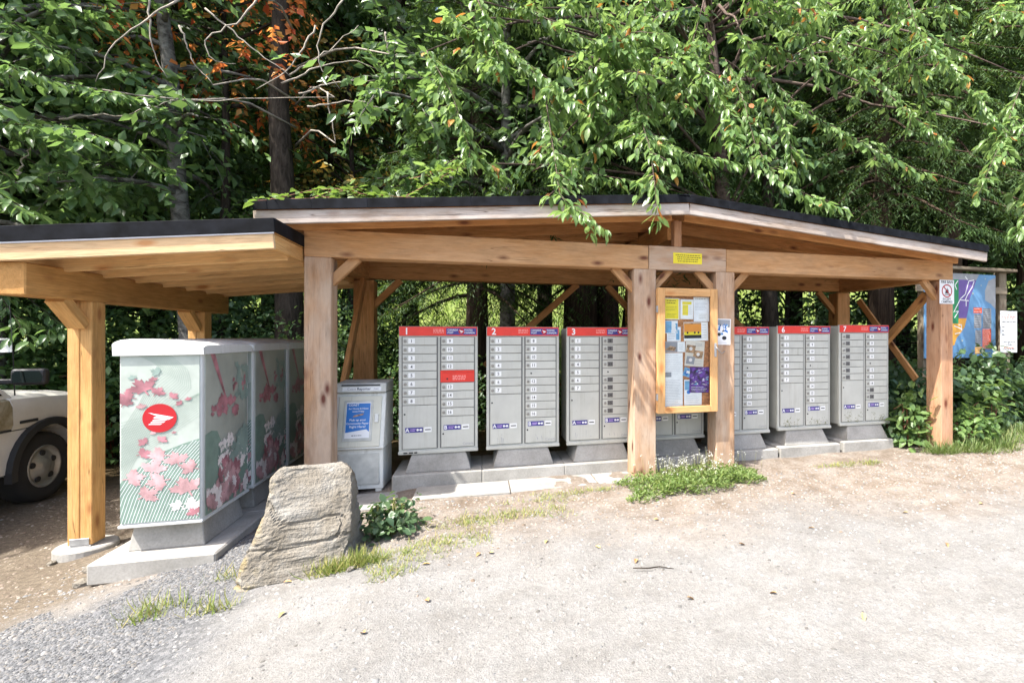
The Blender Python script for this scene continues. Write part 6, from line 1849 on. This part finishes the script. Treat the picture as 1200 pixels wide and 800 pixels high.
DL = ['dark tree deep in the wood above the truck', 'dark tree deep in the wood left of the red maple', 'dark tree deep in the wood behind the bronze maple', 'dark tree deep in the wood behind the thick cedar trunk', 'dark tree deep in the wood behind the roof ridge', 'dark tree deep in the wood above the end post', 'dark tree deep in the wood behind the map board', 'dark tree deep in the wood beyond the right edge', 'dark tree beyond the left edge, next to the left-edge tree', 'dark tree farthest left in the wood', 'dark tree farthest right in the wood', 'dark tree deep in the wood right behind the red maple']
for k, (q, x, y, s) in enumerate([('shade_b', -8.6, 11.4, 1.05), ('shade_a', -6.4, 12.6, 1.1), ('shade_b', -1.6, 13.4, 1.1), ('shade_a', 1.6, 13.0, 1.1), ('shade_b', 5.0, 13.4, 1.1), ('shade_a', 8.6, 12.8, 1.15), ('shade_b', 11.8, 12.2, 1.1), ('shade_a', 14.6, 10.6, 1.1), ('shade_b', -11.2, 9.0, 1.1), ('shade_a', -13.5, 12.5, 1.2), ('shade_b', 17.5, 12.5, 1.2), ('shade_a', -4.8, 14.2, 1.15)]):
    tree(q, 'dark_tree', DL[k], x, y, k * 1.7, s, G2)
for k, (x, y, s) in enumerate([(13.6, 7.4, 1.0), (16.0, 8.8, 1.1), (-3.4, 13.0, 0.95), (10.6, 14.0, 1.1), (-9.8, 13.5, 1.0), (3.2, 14.6, 0.9)]):
    tree('cedar_b' if k % 2 else 'cedar_a', 'cedar_tree', ['dark cedar just beyond the right edge', 'dark cedar farthest right of the wood', 'dark cedar deep behind the bronze maple', 'dark cedar deep behind the drooping cedars at the right', 'dark cedar deep in the wood at the far left', 'dark cedar deep behind the notice board'][k], x, y, k * 2.3, s, 'dark cedars deep in the wood')
tree('shade_a', 'dark_tree', 'shade tree just beyond the left edge beside the truck', -8.6, 4.6, 1.1, 0.72)
k = 0
for row, (y, n, x0, x1) in enumerate(((38, 24, -32, 52), (44, 22, -40, 62))):
    for i in range(n):
        k += 1
        x = x0 + (x1 - x0) * (i + random.uniform(-.3, .3)) / (n - 1)
        tree('far_fir', 'fir_tree', 'far fir on the slope beyond the meadow', x, y + random.uniform(-2, 2), k * 1.3, random.uniform(0.9, 1.25), 'far firs beyond the meadow')

# bare twigs among the dark trees at the top left
r = np.random.default_rng(3)
db = thing('dead_branches', 'bare pale twigs arching in front of the dark trunk', 'branches', (-3.2, 8.2, 3.0))
TW_ = [((-5, 80, 8), (60, 95, 8), (150, 110, 8), (230, 118, 8), (300, 117, 8), (392, 114, 8)), ((210, 0, 7.6), (160, 30, 7.6), (126, 62, 7.6), (112, 96, 7.6)), ((174, -5, 7.8), (176, 40, 7.8), (182, 68, 7.8), (196, 92, 7.8)), ((302, -2, 7.8), (280, 24, 7.8), (238, 46, 7.8), (246, 70, 7.8), (276, 75, 7.8)),
       ((402, 0, 7.6), (380, 30, 7.6), (371, 55, 7.6), (376, 84, 7.6), (398, 104, 7.6)), ((370, 30, 8), (345, 75, 8), (320, 95, 8), (300, 105, 8)), ((384, 108, 8), (388, 135, 8), (393, 168, 8)), ((330, 98, 8), (370, 80, 8), (410, 70, 8), (446, 82, 8)), ((350, 110, 8.1), (390, 96, 8.1), (440, 94, 8.1)), ((70, 140, 7.8), (150, 134, 7.8), (200, 118, 7.8)), ((360, 125, 8), (420, 118, 8), (455, 130, 8)),
       ((340, 88, 8.2), (380, 62, 8.2), (420, 30, 8.2)), ((452, 38, 7.8), (455, 62, 7.8), (468, 66, 7.8)), ((20, 205, 7.6), (28, 185, 7.6), (35, 172, 7.6)), ((240, 10, 8), (300, 60, 8), (340, 90, 8)), ((210, 30, 8.2), (225, 70, 8.2), (250, 100, 8.2))]
tb = Tubes()
for q in TW_:
    P_ = poly_resample(PP(*q), 14); P_[1:-1] += r.normal(0, 0.012, (12, 3))
    tb.add(P_, list(np.linspace(0.014, 0.004, 14)), 5)
for q in TW_[::3]:      # twigs spring from the dark trunk
    e = np.array(PP(q[0])[0]) if q[0][0] > q[-1][0] else np.array(PP(q[-1])[0])
    j = np.array([-2.85, 9.3, e[2] + 0.35])
    tb.add(poly_resample([j, (j + e) / 2 + np.array([0, 0, 0.25]), e], 6), list(np.linspace(0.02, 0.010, 6)), 5)
tb.build('twigs', M_TWIG, db)

# --- shrubs and brambles
def shrub(name, label, cat, x, y, rx, ry, h, n, leaf, mat, seed, tpl=LEAF4, wid=1.0, group=None, stems=8, flop=0.0, stemmat=None):
    r = np.random.default_rng(seed)
    o = thing(name, label, cat, (x, y, gz(x, y)), 0, group)
    th = r.uniform(0, 6.28, n); ph = np.arccos(r.uniform(0.0, 1, n)); q = r.uniform(0.55, 1.08, n) * (1 + 0.22 * np.sin(th * 3 + seed) * np.sin(ph * 4 + seed))
    P_ = np.stack([x + rx * q * np.sin(ph) * np.cos(th), y + ry * q * np.sin(ph) * np.sin(th), gz(x, y) + h * q * np.cos(ph) + 0.02], 1)
    P_ += r.normal(0, 0.05, P_.shape) * np.array([1, 1, 0.6])
    out = np.stack([np.cos(th) * np.sin(ph), np.sin(th) * np.sin(ph), np.cos(ph)], 1)
    d = out * np.array([1, 1, 0.2]) * 0.6 + r.normal(0, 0.55, P_.shape); d[:, 2] -= 0.25
    nr = out * 0.7 + np.array([0, 0, 0.9]) + r.normal(0, 0.35, P_.shape)
    put('foliage', leaf_mesh('foliage', P_, d, nr, leaf * r.uniform(0.55, 1.2, n), mat, tpl, wid), o)
    tb = Tubes()
    for k in range(stems):
        a = r.uniform(0, 6.28); e = r.uniform(0.3, 0.9)
        tb.add([(x + 0.1 * math.cos(a), y + 0.1 * math.sin(a), gz(x, y) - 0.05), (x + 0.45 * rx * math.cos(a), y + 0.45 * ry * math.sin(a), gz(x, y) + h * 0.7 * e + 0.1), (x + rx * 0.95 * math.cos(a), y + ry * 0.95 * math.sin(a), gz(x, y) + h * e * 0.75)], [0.012, 0.009, 0.004], 4)
    tag(tb.build('stems', stemmat or M_REDST, o), kind='stuff')
    return o
GB = 'brambles round the right end of the shelter'
shrub('bramble_bush', 'bramble thicket between the last mailbox and the end post', 'bush', 6.25, 6.55, 0.65, 0.55, 1.0, 1700, 0.14, L_BRAMBLE, 1, LEAF8, 1.45, GB)
shrub('bramble_bush', 'low pale-leaved bramble sprouting against the end mailbox', 'bush', 5.50, 5.52, 0.26, 0.16, 0.78, 330, 0.12, L_LIME, 2, LEAF8, 1.45, GB)
shrub('bramble_bush', 'bramble thicket under the map board', 'bush', 7.7, 6.35, 0.95, 0.55, 1.02, 2300, 0.15, L_BRAMBLE, 3, LEAF8, 1.45, GB)
shrub('bramble_bush', 'bramble thicket at the foot of the white notice', 'bush', 9.1, 6.3, 0.9, 0.5, 1.0, 1900, 0.15, L_BRAMBLE, 4, LEAF8, 1.45, GB)
shrub('bramble_bush', 'bramble thicket running out of the right edge', 'bush', 10.9, 6.7, 1.2, 0.7, 1.25, 2200, 0.15, L_BRAMBLE, 5, LEAF8, 1.45, GB)
shrub('bramble_bush', 'sunlit bramble shoot just right of the end post\'s foot', 'bush', 6.35, 5.42, 0.40, 0.22, 0.45, 420, 0.115, L_LIME, 6, LEAF8, 1.4, GB)
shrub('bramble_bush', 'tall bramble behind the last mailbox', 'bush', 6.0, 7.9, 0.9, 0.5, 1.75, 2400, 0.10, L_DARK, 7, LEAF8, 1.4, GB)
shrub('broadleaf_weed', 'broad-leaved green weed in the shade right of the boulder', 'plant', -0.68, 4.34, 0.20, 0.20, 0.23, 360, 0.07, L_BRAMBLE, 8, LEAF8, 1.6, None, 6, stemmat=M_STEM)
shrub('bramble_bush', 'grey-leaved low bramble against the foot of the last mailbox', 'bush', 5.42, 5.72, 0.22, 0.22, 0.5, 420, 0.11, L_BRAMBLE, 9, LEAF8, 1.45, GB)
shrub('bramble_bush', 'lime bramble shoot in front of the map board thicket', 'bush', 7.2, 5.85, 0.45, 0.2, 0.8, 260, 0.12, L_LIME, 10, LEAF8, 1.45, GB)
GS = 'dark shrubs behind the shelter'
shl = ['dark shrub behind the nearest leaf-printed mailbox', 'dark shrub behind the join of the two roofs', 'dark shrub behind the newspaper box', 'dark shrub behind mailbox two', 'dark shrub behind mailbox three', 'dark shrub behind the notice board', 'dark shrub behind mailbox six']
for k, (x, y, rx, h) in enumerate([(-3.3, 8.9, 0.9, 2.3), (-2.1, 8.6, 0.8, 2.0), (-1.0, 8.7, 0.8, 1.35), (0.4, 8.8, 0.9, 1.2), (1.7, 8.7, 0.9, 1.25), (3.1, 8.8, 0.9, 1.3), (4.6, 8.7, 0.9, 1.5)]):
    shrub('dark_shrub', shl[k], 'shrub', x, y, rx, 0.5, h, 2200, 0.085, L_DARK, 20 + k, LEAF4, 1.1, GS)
GT = 'leafy shrubs beyond the truck'
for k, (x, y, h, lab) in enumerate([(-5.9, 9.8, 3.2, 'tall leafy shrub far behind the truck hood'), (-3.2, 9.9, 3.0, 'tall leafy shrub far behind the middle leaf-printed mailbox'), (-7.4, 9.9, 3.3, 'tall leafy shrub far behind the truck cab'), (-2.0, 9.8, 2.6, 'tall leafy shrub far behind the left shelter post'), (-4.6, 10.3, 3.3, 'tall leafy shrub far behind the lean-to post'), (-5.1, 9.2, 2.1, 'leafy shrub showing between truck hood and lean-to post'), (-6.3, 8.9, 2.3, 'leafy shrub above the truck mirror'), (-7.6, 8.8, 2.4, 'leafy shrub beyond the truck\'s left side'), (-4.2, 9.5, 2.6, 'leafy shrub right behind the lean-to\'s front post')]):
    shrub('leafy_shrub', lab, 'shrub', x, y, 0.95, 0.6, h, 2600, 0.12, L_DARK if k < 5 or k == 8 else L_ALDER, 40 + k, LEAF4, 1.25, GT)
# bramble shoots lying over the roof edge
r = np.random.default_rng(77)
rv = thing('roof_bramble', 'bramble shoots sprawling over the black edge of the shelter roof', 'bramble', (-1.0, 5.3, 2.7))
tb = Tubes(); lvs = []
for q in [((520, 238, 5.4), (470, 236, 5.3), (420, 232, 5.2)), ((440, 236, 5.3), (400, 226, 5.2), (365, 228, 5.1), (330, 236, 4.95)), ((400, 236, 5.1), (350, 238, 5.0), (302, 240, 4.85)), ((480, 215, 6.2), (520, 205, 6.0), (560, 190, 5.9)), ((470, 238, 5.6), (500, 222, 5.7), (540, 200, 5.9)), ((360, 240, 5.0), (385, 230, 5.1), (420, 224, 5.2))]:
    lv, tubs = spray(PP(*[(a_, b_ - 5, c_) for a_, b_, c_ in q]), r, 0.095, 0.06, 2, 0.7, -0.05, 0.22)
    lvs.append(lv)
    for p, rad in tubs:
        if len(p) > 1: tb.add(p, list(np.linspace(0.006, 0.002, len(p))), 4)
tag(tb.build('stems', M_REDST, rv), kind='stuff')
crown_parts(rv, cat4(lvs), L_BRIGHT, LEAF8, 1.3, 'foliage')

# little white sign among the leaves behind the truck
c0 = pv(-8, 404.5, 8.0)
o = thing('white_tree_sign', 'small white board with a black letter at the left edge behind the truck', 'sign', (c0[0], 8.0, c0[2] - 0.1))
B_ = T(c0[0], 8.0, c0[2])
put('panel', box_mesh(0.36, 0.012, 0.17, M_WHITE, 0.002), o, B_)
F = Flat(); F.text('F', 0.05, -0.05, 0.16, 0.0, 0, 'LEFT', 1, 0.02); F.build('letter', [M_INK], o, B_ @ T(0, -0.0075, 0))
beam('stake', (c0[0] - 0.02, 8.03, gz(c0[0], 8.0) - 0.2), (c0[0] - 0.02, 8.03, c0[2] + 0.06), 0.05, 0.03, W_OLD, o, 0.003, Vector((0, 1, 0)))
